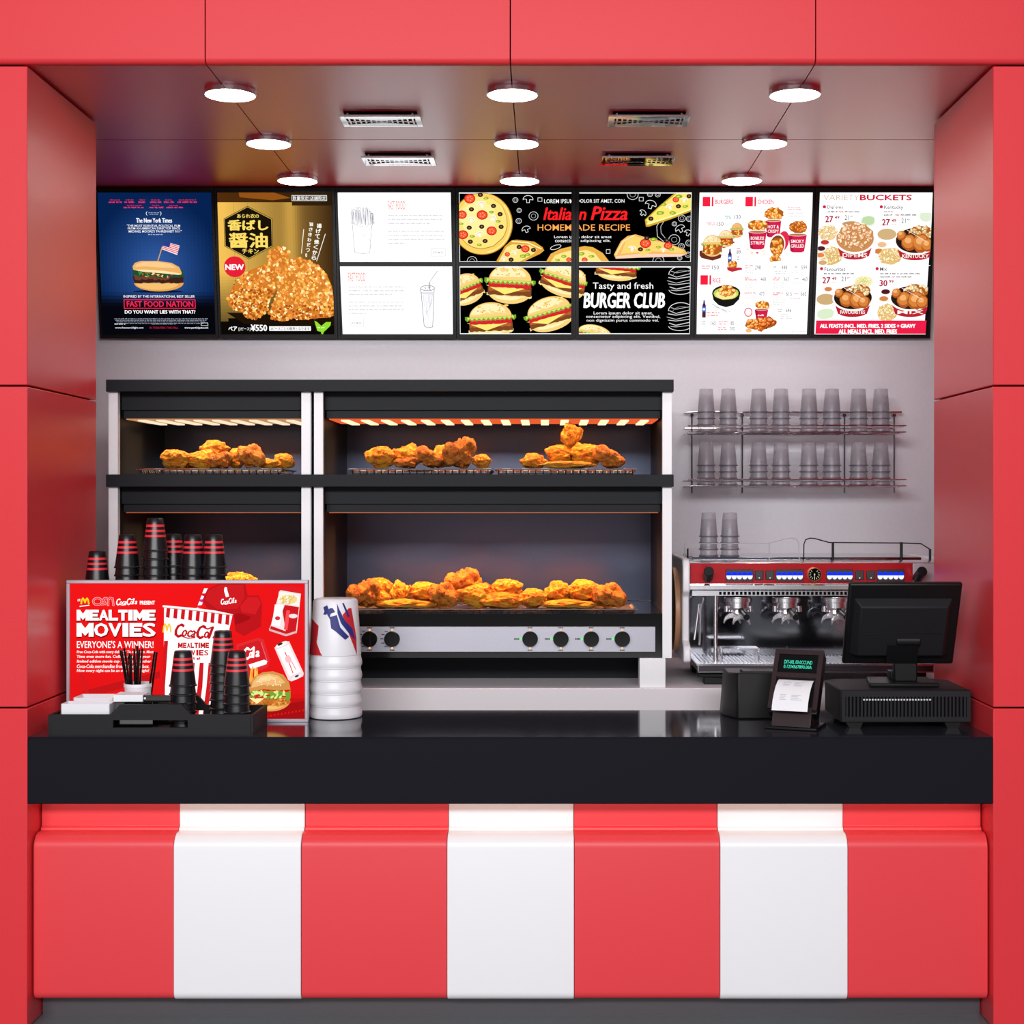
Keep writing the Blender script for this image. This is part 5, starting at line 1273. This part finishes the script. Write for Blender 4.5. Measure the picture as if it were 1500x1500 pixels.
pieces(c, 656, 266, 54, 36, 20, 15, ['#d8802c', '#c8681c', '#e89848', '#a84c14', '#e8a050', '#f8c880'], 10); bucket_pic(c, 654, 310, 410, 112, 84, txt=['SMOKY', 'GRILLED'])
c.ell(565, 350, 36, 62, '#d82848', 24, rot=.2); c.ell(530, 372, 50, 68, '#f4ece8', 28, rot=.15); c.ell(530, 374, 43, 60, '#7a4020', 24, rot=.15); pieces(c, 530, 385, 36, 56, 26, 15, seed=11); pieces(c, 520, 455, 34, 16, 8, 13, seed=12)
for x, y, cl in ((352, 398, '#f0e0c0'), (378, 420, '#e8c8a0'), (410, 420, '#d83020'), (446, 410, '#f4e4a8'), (452, 428, '#e8e0d0')): c.ell(x, y, 14, 8, '#f4f0ec', 12); c.ell(x, y - 1, 9, 5, cl, 10)
c.poly([(138, 662), (312, 662), (304, 700), (270, 735), (225, 748), (180, 735), (148, 705)], '#181614'); c.ell(225, 662, 86, 48, '#201c18', 28); c.ell(225, 664, 76, 38, '#b8cc4c', 24, .04, 3); c.ell(225, 670, 66, 30, '#e8e090', 20, .06, 4); pieces(c, 228, 648, 52, 30, 15, 17, seed=13)
c.line([(140, 728), (230, 778)], 4, '#b0b0b4'); c.line([(155, 745), (250, 775)], 4, '#c4c4c8')
c.ell(362, 778, 25, 28, '#d02840', 20); c.ell(362, 778, 20, 23, '#f4e8e8', 18)
pieces(c, 448, 735, 44, 24, 14, 14, seed=14); bucket_pic(c, 442, 760, 822, 84, 62); c.scrawl(420, 790, 466, 12, '#f4e0e0', 5)
pieces(c, 430, 850, 86, 34, 30, 18, ['#e88430', '#d86c1c', '#f0a850', '#b04810', '#f4b868', '#ffdca0'], 15); pieces(c, 485, 845, 42, 28, 9, 22, ['#d8601c', '#c04c14', '#e87c30', '#8a340c', '#e88848', '#f8b880'], 16); c.ell(365, 890, 20, 12, '#e8b468', 12, .1, 3)
c.build('display', MSCR, r_)
# ---- 7 variety buckets
r_ = menu(6, 'rightmost menu screen, white board of four food buckets with a red footer band')
c = canvas_for(r_, 6, 1010, (772, 57, 1474, 913))
c.poly([(786, 58), (1474, 58), (1446, 912), (772, 912)], '#ffffff')
c.text('VARIETY', 808, 72, 1025, 104, '#c8b0a0', -1); c.text('BUCKETS', 1030, 72, 1342, 104, '#c01c3c', 6)
def dish(c, cx, cy, rx, ry, hh, txt, seed, kind):
    c.poly([(cx - rx, cy), (cx + rx, cy), (cx + rx * .72, cy + hh), (cx - rx * .72, cy + hh)], '#b02030')
    c.poly(c.epts(cx, cy + hh * .9, rx * .72, ry * .35, 12, 0, 180), '#b02030')
    c.ell(cx, cy + 4, rx * 1.03, ry * 1.0, '#f4f0ee', 36); c.ell(cx, cy, rx * .95, ry * .9, '#241814' if kind else '#c08850', 32)
    rn = random.Random(seed)
    if kind == 0: pieces(c, cx, cy - ry * .2, rx * .9, ry * .95, 90, rx * .13, ['#e8b888', '#d89c68', '#f0cca0', '#b87448', '#f4d8b4', '#fff0dc'], seed, '#c08850')
    else:
        pieces(c, cx + rx * .25, cy - ry * .55, rx * .62, ry * .5, 40, rx * .12, ['#e8c890', '#d8b070', '#f4dcb0', '#b08850', '#f8e8c4', '#fff4dc'], seed)
        c.poly([(cx - rx * .8, cy - ry * .2), (cx - rx * .2, cy - ry * .6), (cx + rx * .8, cy + ry * .2), (cx + rx * .3, cy + ry * .7), (cx - rx * .3, cy + ry * .6)], '#5a2c14')
        for dx, dy, sx in ((-.32, .15, .36), (.25, .2, .42), (.55, .35, .3), (-.7, -.35, .22)): c.ell(cx + dx * rx, cy + dy * ry, sx * rx, sx * rx * 1.05, '#a85420', 18, .06, seed + int(dx * 10)); c.ell(cx + dx * rx - 4, cy + dy * ry - 5, sx * rx * .84, sx * rx * .84, '#cc7c38', 16, .08, seed + 3); c.ell(cx + dx * rx - 8, cy + dy * ry - 12, sx * rx * .45, sx * rx * .4, '#e8a868', 12, .1, seed + 4)
        c.line([(cx - rx * .45, cy - ry * .75), (cx + rx * .5, cy + ry * .1)], 3, '#e8dcd0')
    if txt: c.text(txt, cx - rx * .62, cy + ry * .98, cx + rx * .62, cy + ry * 1.26, '#f4e8e0', 3)
c2 = c.clip
def sub(a, b, e, f): c.clip = (a, b, e, f)
sub(780, 180, 1122, 494)
fr = ['#ecd49c', '#e0c080', '#f8e8bc', '#c8a464', '#f4dca8', '#fff4d4']
c.ell(980, 245, 55, 16, '#b49468', 18); c.ell(1085, 228, 50, 34, '#dce8d4', 20); c.ell(1085, 226, 42, 26, '#b8d0a0', 16, .1, 3); pieces(c, 840, 300, 58, 46, 30, 12, ['#f0dcb0', '#e8c890', '#fff0d0', '#c8a468', '#f8e4c0', '#ffffff'], 3, '#e8c890'); pieces(c, 860, 440, 70, 56, 44, 14, fr, 4, '#dcb878')
for x, y, cl in ((822, 358, '#b8382c'), (800, 395, '#4a1c28'), (796, 435, '#d8803c'), (812, 480, '#c8a468')): c.ell(x, y, 32, 20, '#f0e8e0', 16); c.ell(x, y - 2, 25, 14, cl, 14)
dish(c, 1005, 335, 120, 88, 105, 'DIPEMS', 5, 0)
sub(1128, 180, 1462, 494)
c.ell(1196, 308, 58, 34, '#c8a878', 20); c.ell(1430, 200, 40, 34, '#d4e0c8', 20)
for x, y, cl in ((1168, 372, '#e0b488'), (1150, 412, '#c87838')): c.ell(x, y, 34, 22, '#f0e8e0', 16); c.ell(x, y - 2, 27, 16, cl, 14)
pieces(c, 1220, 440, 72, 52, 40, 14, fr, 7, '#dcb878'); dish(c, 1372, 345, 128, 84, 100, 'KENTUCKY', 8, 1)
sub(775, 560, 1116, 828)
c.ell(1062, 592, 56, 34, '#ece4b8', 20); pieces(c, 1062, 590, 46, 26, 20, 9, ['#e8e0a0', '#dcd088', '#f8f4c8', '#c0b868', '#f4f0c0', '#ffffff'], 9, '#e4dc9c'); c.ell(846, 640, 30, 18, '#f0e4d8', 16); c.ell(846, 638, 23, 13, '#c87c48', 14); c.ell(834, 700, 58, 34, '#c4a474', 22); c.ell(834, 790, 62, 40, '#ecf0e8', 20); c.ell(834, 788, 52, 32, '#d0e0c0', 18, .1, 4)
dish(c, 998, 690, 122, 78, 100, 'FAVOURITES', 10, 1)
sub(1124, 560, 1452, 828)
c.ell(1196, 656, 34, 20, '#f0e4e0', 16); c.ell(1196, 654, 27, 15, '#4a1422', 14); c.ell(1186, 698, 34, 20, '#f0e4d8', 16); c.ell(1186, 696, 27, 15, '#c87c48', 14); pieces(c, 1210, 780, 60, 54, 40, 13, fr, 12, '#dcb878')
dish(c, 1350, 690, 128, 78, 100, 'MIX', 13, 1)
c.clip = c2
c.line([(1126, 125), (1122, 494)], 2, '#d0c8c8'); c.line([(1118, 500), (1112, 828)], 2, '#d0c8c8'); c.rect(780, 494, 1460, 498, '#ffffff')
for t, a, b, x1, y1, dx in (("Dip'ems", 826, 136, 920, 162, 0), ('Kentucky', 1170, 136, 1284, 164, 0), ('Favourites', 818, 506, 944, 530, 0), ('Mix', 1156, 506, 1198, 528, 0)):
    c.ell(a - 18, b + 9, 10, 10, '#c81e3c', 14); c.text(t, a, b, x1, y1, '#2a2428', 1)
c.scrawl(828, 170, 890, 9, '#58484c', 1); c.scrawl(898, 170, 924, 9, '#e04030', 2); c.scrawl(932, 170, 1030, 9, '#58484c', 3); c.scrawl(1170, 170, 1230, 8, '#58484c', 4); c.scrawl(1170, 189, 1230, 9, '#58484c', 5); c.scrawl(1238, 189, 1262, 9, '#e04030', 6); c.scrawl(1270, 189, 1366, 9, '#58484c', 7)
c.scrawl(816, 540, 1008, 9, '#58484c', 8); c.scrawl(1158, 541, 1406, 8, '#58484c', 9); c.scrawl(1158, 560, 1218, 9, '#58484c', 10); c.scrawl(1226, 560, 1248, 9, '#e04030', 11); c.scrawl(1256, 560, 1356, 9, '#58484c', 12)
for a, b, t, s_ in ((816, 199, '27', '49'), (1160, 218, '27', '49'), (808, 566, '27', '49'), (1156, 583, '30', '99')): c.text(t, a, b, a + 46, b + 38, '#a81c3c', 4); c.text(s_, a + 56, b, a + 84, b + 18, '#a81c3c', 4)
for a, b in ((932, 195), (1276, 214), (922, 563)): c.text('21', a, b, a + 26, b + 28, '#383034', 0); c.text('49', a + 34, b + 2, a + 50, b + 12, '#383034', 1); c.scrawl(a - 56, b + 32, a - 28, 6, '#c0b0b4', 3)
c.poly([(775, 828), (1449, 828), (1446, 912), (772, 912)], '#e01c44'); c.text('ALL FEASTS INCL. MED. FRIES, 2 SIDES + GRAVY', 800, 850, 1382, 876, '#ffffff', 6); c.text('ALL MEALS INCL. MED. FRIES', 915, 882, 1270, 908, '#ffffff', 6); c.rect(772, 909, 1446, 912, '#ffffff')
c.build('display', MSCR, r_)

# ---- red poster on the counter (units: 3.0612 per photo px, origin 60,830)
yq = .325
ps = thing('poster_display', (X(275, yq), yq + .012, CT), 'silver framed red poster about mealtime movies standing on the counter', 'poster', rot=(0, 0, 0))
k = K(yq); x0, x1 = X(97, yq), X(451, yq); z0, z1 = CT, Z(850, yq)
q = G(); fw = 4.6 * k
q.box(x0, x1, yq, yq + .03, z0, z0 + fw); q.box(x0, x1, yq, yq + .03, z1 - fw, z1); q.box(x0, x0 + fw, yq, yq + .03, z0 + fw, z1 - fw); q.box(x1 - fw, x1, yq, yq + .03, z0 + fw, z1 - fw)
q.build('frame', M_SILV, ps, bevel=.0015)
q = G(); q.box(x0 + fw, x1 - fw, yq + .010, yq + .028, z0 + fw, z1 - fw); q.build('backing', M_DARK, ps)
s3 = 3.0612; kk = k / s3
c = Canvas((275 - 60) * s3, (1058 - 830) * s3, kk, ((x0 + fw - X(60, yq)) / kk, (Z(830, yq) - (z1 - fw)) / kk, (x1 - fw - X(60, yq)) / kk, (Z(830, yq) - (z0 + fw)) / kk))
c.cu = (ps.location.x - X(60, yq)) / kk; c.cv = (Z(830, yq) - CT) / kk
def bg(x, y):
    t = .90 - .05 * math.hypot(x - .3, y) - .45 * max(0, y - .80) / .2 * (x > .15) - .14 * max(0, y - .62) * (x < .5)
    return (t, .09 * t + .0, .10 * t)
c.grad(126, 60, 1192, 700, bg, 44, 30)
c.poly([(180, 560), (530, 470), (530, 500), (210, 590)], '#b81418'); c.poly([(170, 480), (186, 478), (214, 580), (196, 584)], '#c8181c'); c.poly([(1000, 640), (1188, 600), (1188, 686), (960, 686)], '#9c0e12')
for k_ in range(12): c.poly([(1010 + k_ * 16, 668 - k_ * 2.6), (1018 + k_ * 16, 667 - k_ * 2.6), (1018 + k_ * 16, 676 - k_ * 2.6), (1010 + k_ * 16, 677 - k_ * 2.6)], '#d01418')
# arches, ring letters and script
def arch(x, y, w, h, col, lw):
    c.line([(x, y + h), (x + w * .08, y + h * .35), (x + w * .22, y), (x + w * .36, y + h * .22), (x + w * .5, y + h * .8), (x + w * .64, y + h * .22), (x + w * .78, y), (x + w * .92, y + h * .35), (x + w, y + h)], lw, col)
arch(177, 143, 34, 24, '#ffc820', 7); c.line([(171, 179), (213, 174)], 4, '#ffffff'); c.text('at', 160, 144, 174, 156, '#ffffff', 2)
c.line(c.epts(250, 157, 19, 15, 18), 9, '#f8b0b0', True); c.line(c.epts(250, 157, 19, 15, 18), 5, '#e0303a', True); c.line([(268, 170), (286, 168), (282, 158), (274, 152), (282, 142), (292, 143)], 9, '#f8b0b0'); c.line([(268, 170), (286, 168), (282, 158), (274, 152), (282, 142), (292, 143)], 5, '#e0303a'); c.line([(298, 175), (298, 150), (306, 141), (318, 144), (322, 175)], 9, '#f8b0b0'); c.line([(298, 175), (298, 150), (306, 141), (318, 144), (322, 175)], 5, '#e0303a')
def script(x, y, w, h, col, lw, rot=0):
    old = c.st; c.st = (R(rot), x + w / 2, y + h / 2); b = 6 if w > 120 else 4
    c.text('C', x, y, x + w * .19, y + h, col, b, .35); c.text('oca', x + w * .16, y + h * .42, x + w * .46, y + h * .92, col, b, .35); c.text('C', x + w * .50, y, x + w * .69, y + h, col, b, .35); c.text('o', x + w * .67, y + h * .42, x + w * .77, y + h * .92, col, b, .35)
    c.text('l', x + w * .76, y + h * .06, x + w * .87, y + h * .92, col, b, .35); c.text('a', x + w * .87, y + h * .42, x + w * .99, y + h * .92, col, b, .35)
    c.line([(x + w * .14, y + h * .88), (x + w * .3, y + h * 1.02), (x + w * .46, y + h * .94)], lw * .8, col); c.line([(x + w * .6, y + h * .10), (x + w * .74, y + h * .25), (x + w * .86, y + h * .06)], lw, col); c.line([(x + w * .445, y + h * .58), (x + w * .50, y + h * .58)], lw, col)
    c.st = old
def script_old(x, y, w, h, col, lw, rot=0):
    old = c.st; c.st = (R(rot), x + w / 2, y + h / 2)
    def C(ax): return c.epts(ax + w * .10, y + h * .5, w * .10, h * .42, 14, 300, 60 - 0) if False else [(ax + w * .17, y + h * .18), (ax + w * .10, y + h * .05), (ax + w * .03, y + h * .3), (ax, y + h * .65), (ax + w * .06, y + h * .92), (ax + w * .14, y + h * .75)]
    for ax in (x, x + w * .48): c.line(C(ax), lw * 1.5, col)
    for ax in (x + w * .17, x + w * .28, x + w * .38, x + w * .66, x + w * .87): c.line(c.epts(ax + w * .035, y + h * .68, w * .035, h * .17, 10), lw, col, True)
    c.line([(x + w * .44, y + h * .5), (x + w * .46, y + h * .85)], lw, col); c.line([(x + w * .94, y + h * .5), (x + w * .98, y + h * .85)], lw, col)
    c.line([(x + w * .80, y + h * .02), (x + w * .76, y + h * .3), (x + w * .77, y + h * .85)], lw, col)
    c.line([(x + w * .14, y + h * .12), (x + w * .3, y + h * .24), (x + w * .45, y + h * .08)], lw, col); c.line([(x + w * .6, y + h * .1), (x + w * .74, y + h * .25), (x + w * .86, y + h * .06)], lw, col)
    c.st = old
script(335, 143, 94, 30, '#ffffff', 3.4, -2); c.text('PRESENT', 441, 154, 508, 171, '#ffffff', 4)
c.word('MEALTIME', 160, 200, 512, 247, '#8a0c10', 3); c.word('MEALTIME', 158, 195, 510, 242, '#ffffff', 1)
c.word('MOVIES', 160, 260, 512, 319, '#8a0c10', 3); c.word('MOVIES', 158, 255, 510, 314, '#ffffff', 1)
c.text("EVERYONE'S A WINNER!", 158, 334, 502, 366, '#ffffff', 2)
for i, (t, xe) in enumerate((('Free Coca-Cola with every delivery! To open! On. Most', 502), ('Time even more fun. Collect sodas for your', 488), ('limited edition movie cup and a gift voucher', 492), ('Coca-Cola merchandise from boxes less box.', 482), ('Now every night can be an even better night!', 482))):
    c.text(t, 158, 377 + i * 21, xe, 393 + i * 21, '#f8dcdc', 4, .15)
# popcorn cup
L = lambda t: 552 - 14 * t
c.poly([(550, 178), (858, 212), (800, 470), (752, 700), (536, 700), (536, 640), (548, 400)], '#fdf4f4')
n = 9
for i in range(n):
    t0, t1 = (i + .25) / n, (i + .75) / n; xa_, xb_ = 553 + 300 * t0, 553 + 300 * t1
    c.poly([(xa_, 184 + 34 * t0), (xb_, 184 + 34 * t1), (xb_ - 4, 228 + 36 * t1), (xa_ - 4, 226 + 36 * t0)], '#c4181e')
c.line([(546, 178), (700, 192), (860, 212)], 8, '#fff8f8'); c.line([(546, 184), (700, 199), (858, 219)], 3, '#b87878')
arch(546, 258, 34, 36, '#f4c43c', 7); script(600, 262, 196, 62, '#b8141c', 6.5, 4)
c.poly([(598, 332), (790, 348), (778, 440), (600, 430)], '#fdf4f4'); c.word('MEALTIME', 612, 342, 752, 366, '#b8141c'); c.word('MOVIES', 616, 374, 750, 400, '#b8141c'); c.scrawl(660, 406, 712, 14, '#b8141c', 4)
for i in range(6):
    xa_ = 550 + i * 40
    if xa_ + 20 > 598: y0_ = 432
    else: y0_ = 334
    c.poly([(xa_, y0_), (xa_ + 18, y0_), (xa_ + 8 + (i - 2) * 2, 540), (xa_ - 4 + (i - 2) * -3, 700), (xa_ - 22 + (i - 2) * -3, 700), (xa_ - 10, 540)], '#c4181e')
# straw, cushion
st_ = [(738, 98), (746, 102), (712, 190), (698, 186)]
c.poly([(730, 98), (748, 98), (714, 186), (696, 188)], '#f8f0f4')
for i in range(3): t = .25 + i * .3; c.poly([(730 - 34 * t, 98 + 90 * t), (748 - 34 * t, 98 + 88 * t), (748 - 34 * (t + .12), 98 + 88 * (t + .18)), (730 - 34 * (t + .12), 98 + 90 * (t + .1))], '#c02a8a' if i == 1 else '#d8202a')
c.poly([(745, 100), (800, 76), (915, 76), (925, 130), (975, 130), (990, 165), (985, 270), (910, 312), (870, 290), (860, 215), (790, 200), (745, 190), (722, 150)], '#b4141a'); c.poly([(750, 106), (805, 82), (905, 82), (912, 140), (880, 190), (790, 192), (735, 150)], '#c41a20'); c.poly([(925, 138), (970, 136), (985, 165), (960, 215), (900, 205), (890, 180)], '#ca1c22'); c.poly([(865, 215), (890, 210), (940, 225), (930, 240), (870, 262)], '#9c0e14')
c.poly([(824, 92), (832, 94), (834, 108), (842, 134), (828, 138), (820, 112), (820, 100)], '#ffffff'); script(805, 142, 70, 26, '#ffffff', 3, -6)
# popcorn machine
c.poly([(1075, 92), (1125, 86), (1166, 100), (1164, 125), (1146, 296), (1098, 312), (1022, 284), (1030, 262), (1058, 150)], '#e8d8d8'); c.poly([(1075, 92), (1125, 86), (1168, 100), (1164, 122), (1070, 106)], '#d41c24')
c.poly([(1066, 112), (1162, 126), (1156, 176), (1060, 162)], '#f8e8e0'); pieces(c, 1108, 148, 40, 20, 16, 9, ['#f4e0a8', '#e8cc80', '#fff4d0', '#c8a858', '#fff', '#ffffff'][:4] + ['#f8ecc0', '#ffffff'], 3, '#e8cc88')
c.poly([(1092, 172), (1156, 182), (1142, 290), (1098, 300), (1082, 200)], '#c41820'); c.poly([(1100, 196), (1116, 198), (1104, 286), (1088, 282)], '#ee4a50'); c.poly([(1048, 170), (1086, 172), (1070, 268), (1034, 262)], '#f4f0f0'); c.ell(1060, 232, 12, 9, '#d03038', 12); c.ell(1130, 222, 20, 10, '#f4d8d8', 14); c.poly([(1022, 276), (1098, 302), (1146, 288), (1146, 298), (1098, 313), (1022, 288)], '#d0b0b0'); c.poly([(1030, 266), (1096, 290), (1140, 280), (1140, 290), (1098, 303), (1026, 280)], '#c41820')
# drinks tumbler
c.st = (R(-24), 1112, 425); c.poly([(1076, 342), (1148, 342), (1150, 500), (1142, 512), (1084, 512), (1074, 500)], '#f0d0d4'); c.poly([(1084, 356), (1140, 356), (1140, 488), (1086, 488)], '#fdf4f6'); c.ell(1112, 342, 30, 9, '#f8f0f0', 16); c.ell(1106, 338, 13, 6, '#303030', 10); c.line([(1112, 380), (1106, 480)], 4, '#d83040'); c.line([(1120, 400), (1124, 470)], 3, '#e86070'); c.ell(1112, 415, 14, 18, '#f0b8bc', 14); c.ell(1112, 506, 26, 7, '#e0e4e8', 14); c.ell(1116, 500, 10, 5, '#404850', 10); c.st = None
# tray card, fries, burger
c.poly([(875, 350), (970, 320), (996, 326), (1026, 420), (1016, 452), (930, 486), (880, 470)], '#d42a30'); c.poly([(885, 360), (968, 332), (985, 338), (1010, 420), (1000, 440), (925, 470), (888, 458)], '#c81c24'); c.line([(986, 340), (1012, 420)], 3, '#ec6468')
script(840, 366, 138, 54, '#ffffff', 5.5, -10); c.poly([(930, 440), (1000, 418), (1014, 424), (1010, 438), (940, 462)], '#f8f0f0')
rn = random.Random(7)
for i in range(12): x = 890 + i * 7.5; c.line([(x, 520), (x + rn.uniform(-8, 16), 430 + rn.uniform(0, 50))], 6, rn.choice(['#f0b040', '#e89c28', '#f8c860']))
c.poly(c.epts(1025, 600, 92, 50, 18, 0, 180), '#d8984c'); c.poly(c.epts(1020, 606, 80, 36, 18, 0, 180), '#e8b46c')
c.poly([(928, 600), (1115, 590), (1118, 612), (1080, 626), (960, 622), (934, 612)], '#b86a28'); crumbs(c, inpoly([(928, 600), (1115, 590), (1118, 612), (1080, 626), (960, 622), (934, 612)]), (928, 590, 1118, 626), 60, 7, ['#c87830', '#a85c20', '#e09848'], 2)
c.poly([(930, 588), (1000, 592), (968, 616)], '#f8e0a0'); tp = [(932 + 186 * i / 18, 560 + rn.uniform(-8, 6)) for i in range(19)]; bt = [(930 + 188 * i / 18, 590 + rn.uniform(-10, 10)) for i in range(19)]; c.poly(tp + bt[::-1], '#6f9c30'); c.polys([c.epts(945 + rn.uniform(0, 165), 574 + rn.uniform(-12, 14), 9, 5, 7, rot=rn.random() * 3) for _ in range(24)], '#d4e488'); c.polys([c.epts(1000 + rn.uniform(-50, 90), 582 + rn.uniform(-5, 8), 12, 4, 7) for _ in range(6)], '#c02c20')
c.poly([(932, 562), (934, 530), (955, 495), (995, 474), (1040, 470), (1085, 485), (1112, 520), (1118, 552), (1060, 556), (1000, 550)], '#c88c48'); c.poly([(942, 545), (950, 515), (975, 490), (1020, 480), (1065, 490), (1095, 520), (1060, 535), (1000, 530)], '#e4b070'); c.poly([(960, 520), (985, 496), (1025, 488), (1050, 500), (1010, 515)], '#f0c890'); c.polys([c.epts(965 + rn.uniform(0, 110), 495 + rn.uniform(0, 42), 3, 2, 5) for _ in range(26)], '#f8e8c4')
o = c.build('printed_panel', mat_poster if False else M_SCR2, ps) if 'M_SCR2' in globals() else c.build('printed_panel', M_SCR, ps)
o.location = (0, yq + .009 - ps.location.y, 0)

# ---- digits on the customer display (two glowing lines)
c = Canvas(0, 0, .001, (-66, -40, 66, 40))
c.text('DIY-00L 00-0CCUND', -48, -16, 48, -2, '#4af0c8', 2); c.text('0.1234567890.00A', -48, 2, 48, 15, '#4af0c8', 2)
o = c.build('digits', screen_mat('display digits', 1.1), bd)
o.matrix_local = TM @ Matrix.Translation((0, .0036, .167))

# ================================================================ light, world, camera
def aimed_area(name, loc, tgt, sx, sy, e, col=(1, 1, 1)):
    o = area(name, loc, (0, 0, 0), sx, sy, e, col); d = Vector(tgt) - Vector(loc); o.rotation_euler = d.to_track_quat('-Z', 'Y').to_euler(); return o
aimed_area('hall_light', (-.5, -7.6, 3.9), (-.1, 0, 1.4), 7, 1.0, 550, (1, .985, .995))
aimed_area('low_fill', (-.8, -4.6, .25), (-.1, 0, .15), 4, .4, 24, (1, .98, .98))  # added fill to brighten the counter panels from below, no lamp of the hall
w = bpy.data.worlds.new('World'); sc.world = w; w.use_nodes = True
nt = w.node_tree; nt.nodes['Background'].inputs[0].default_value = (.92, .93, 1, 1); nt.nodes['Background'].inputs[1].default_value = .25
sc.view_settings.view_transform = 'Standard'; sc.view_settings.look = 'None'; sc.view_settings.gamma = 1; sc.view_settings.exposure = 0
sc.cycles.transparent_max_bounces = 40; sc.cycles.max_bounces = 8; sc.cycles.glossy_bounces = 5
sc.cycles.use_denoising = True; sc.cycles.sample_clamp_indirect = 6
cam = bpy.data.cameras.new('Camera'); co = bpy.data.objects.new('Camera', cam); COL.objects.link(co)
co.location = (CX, -D, CZ); co.rotation_euler = (PI / 2, 0, 0)
cam.sensor_width = 36; cam.lens = 2200 / 1500 * 36; cam.shift_x = -50 / 1500; cam.shift_y = -20 / 1500
sc.camera = co
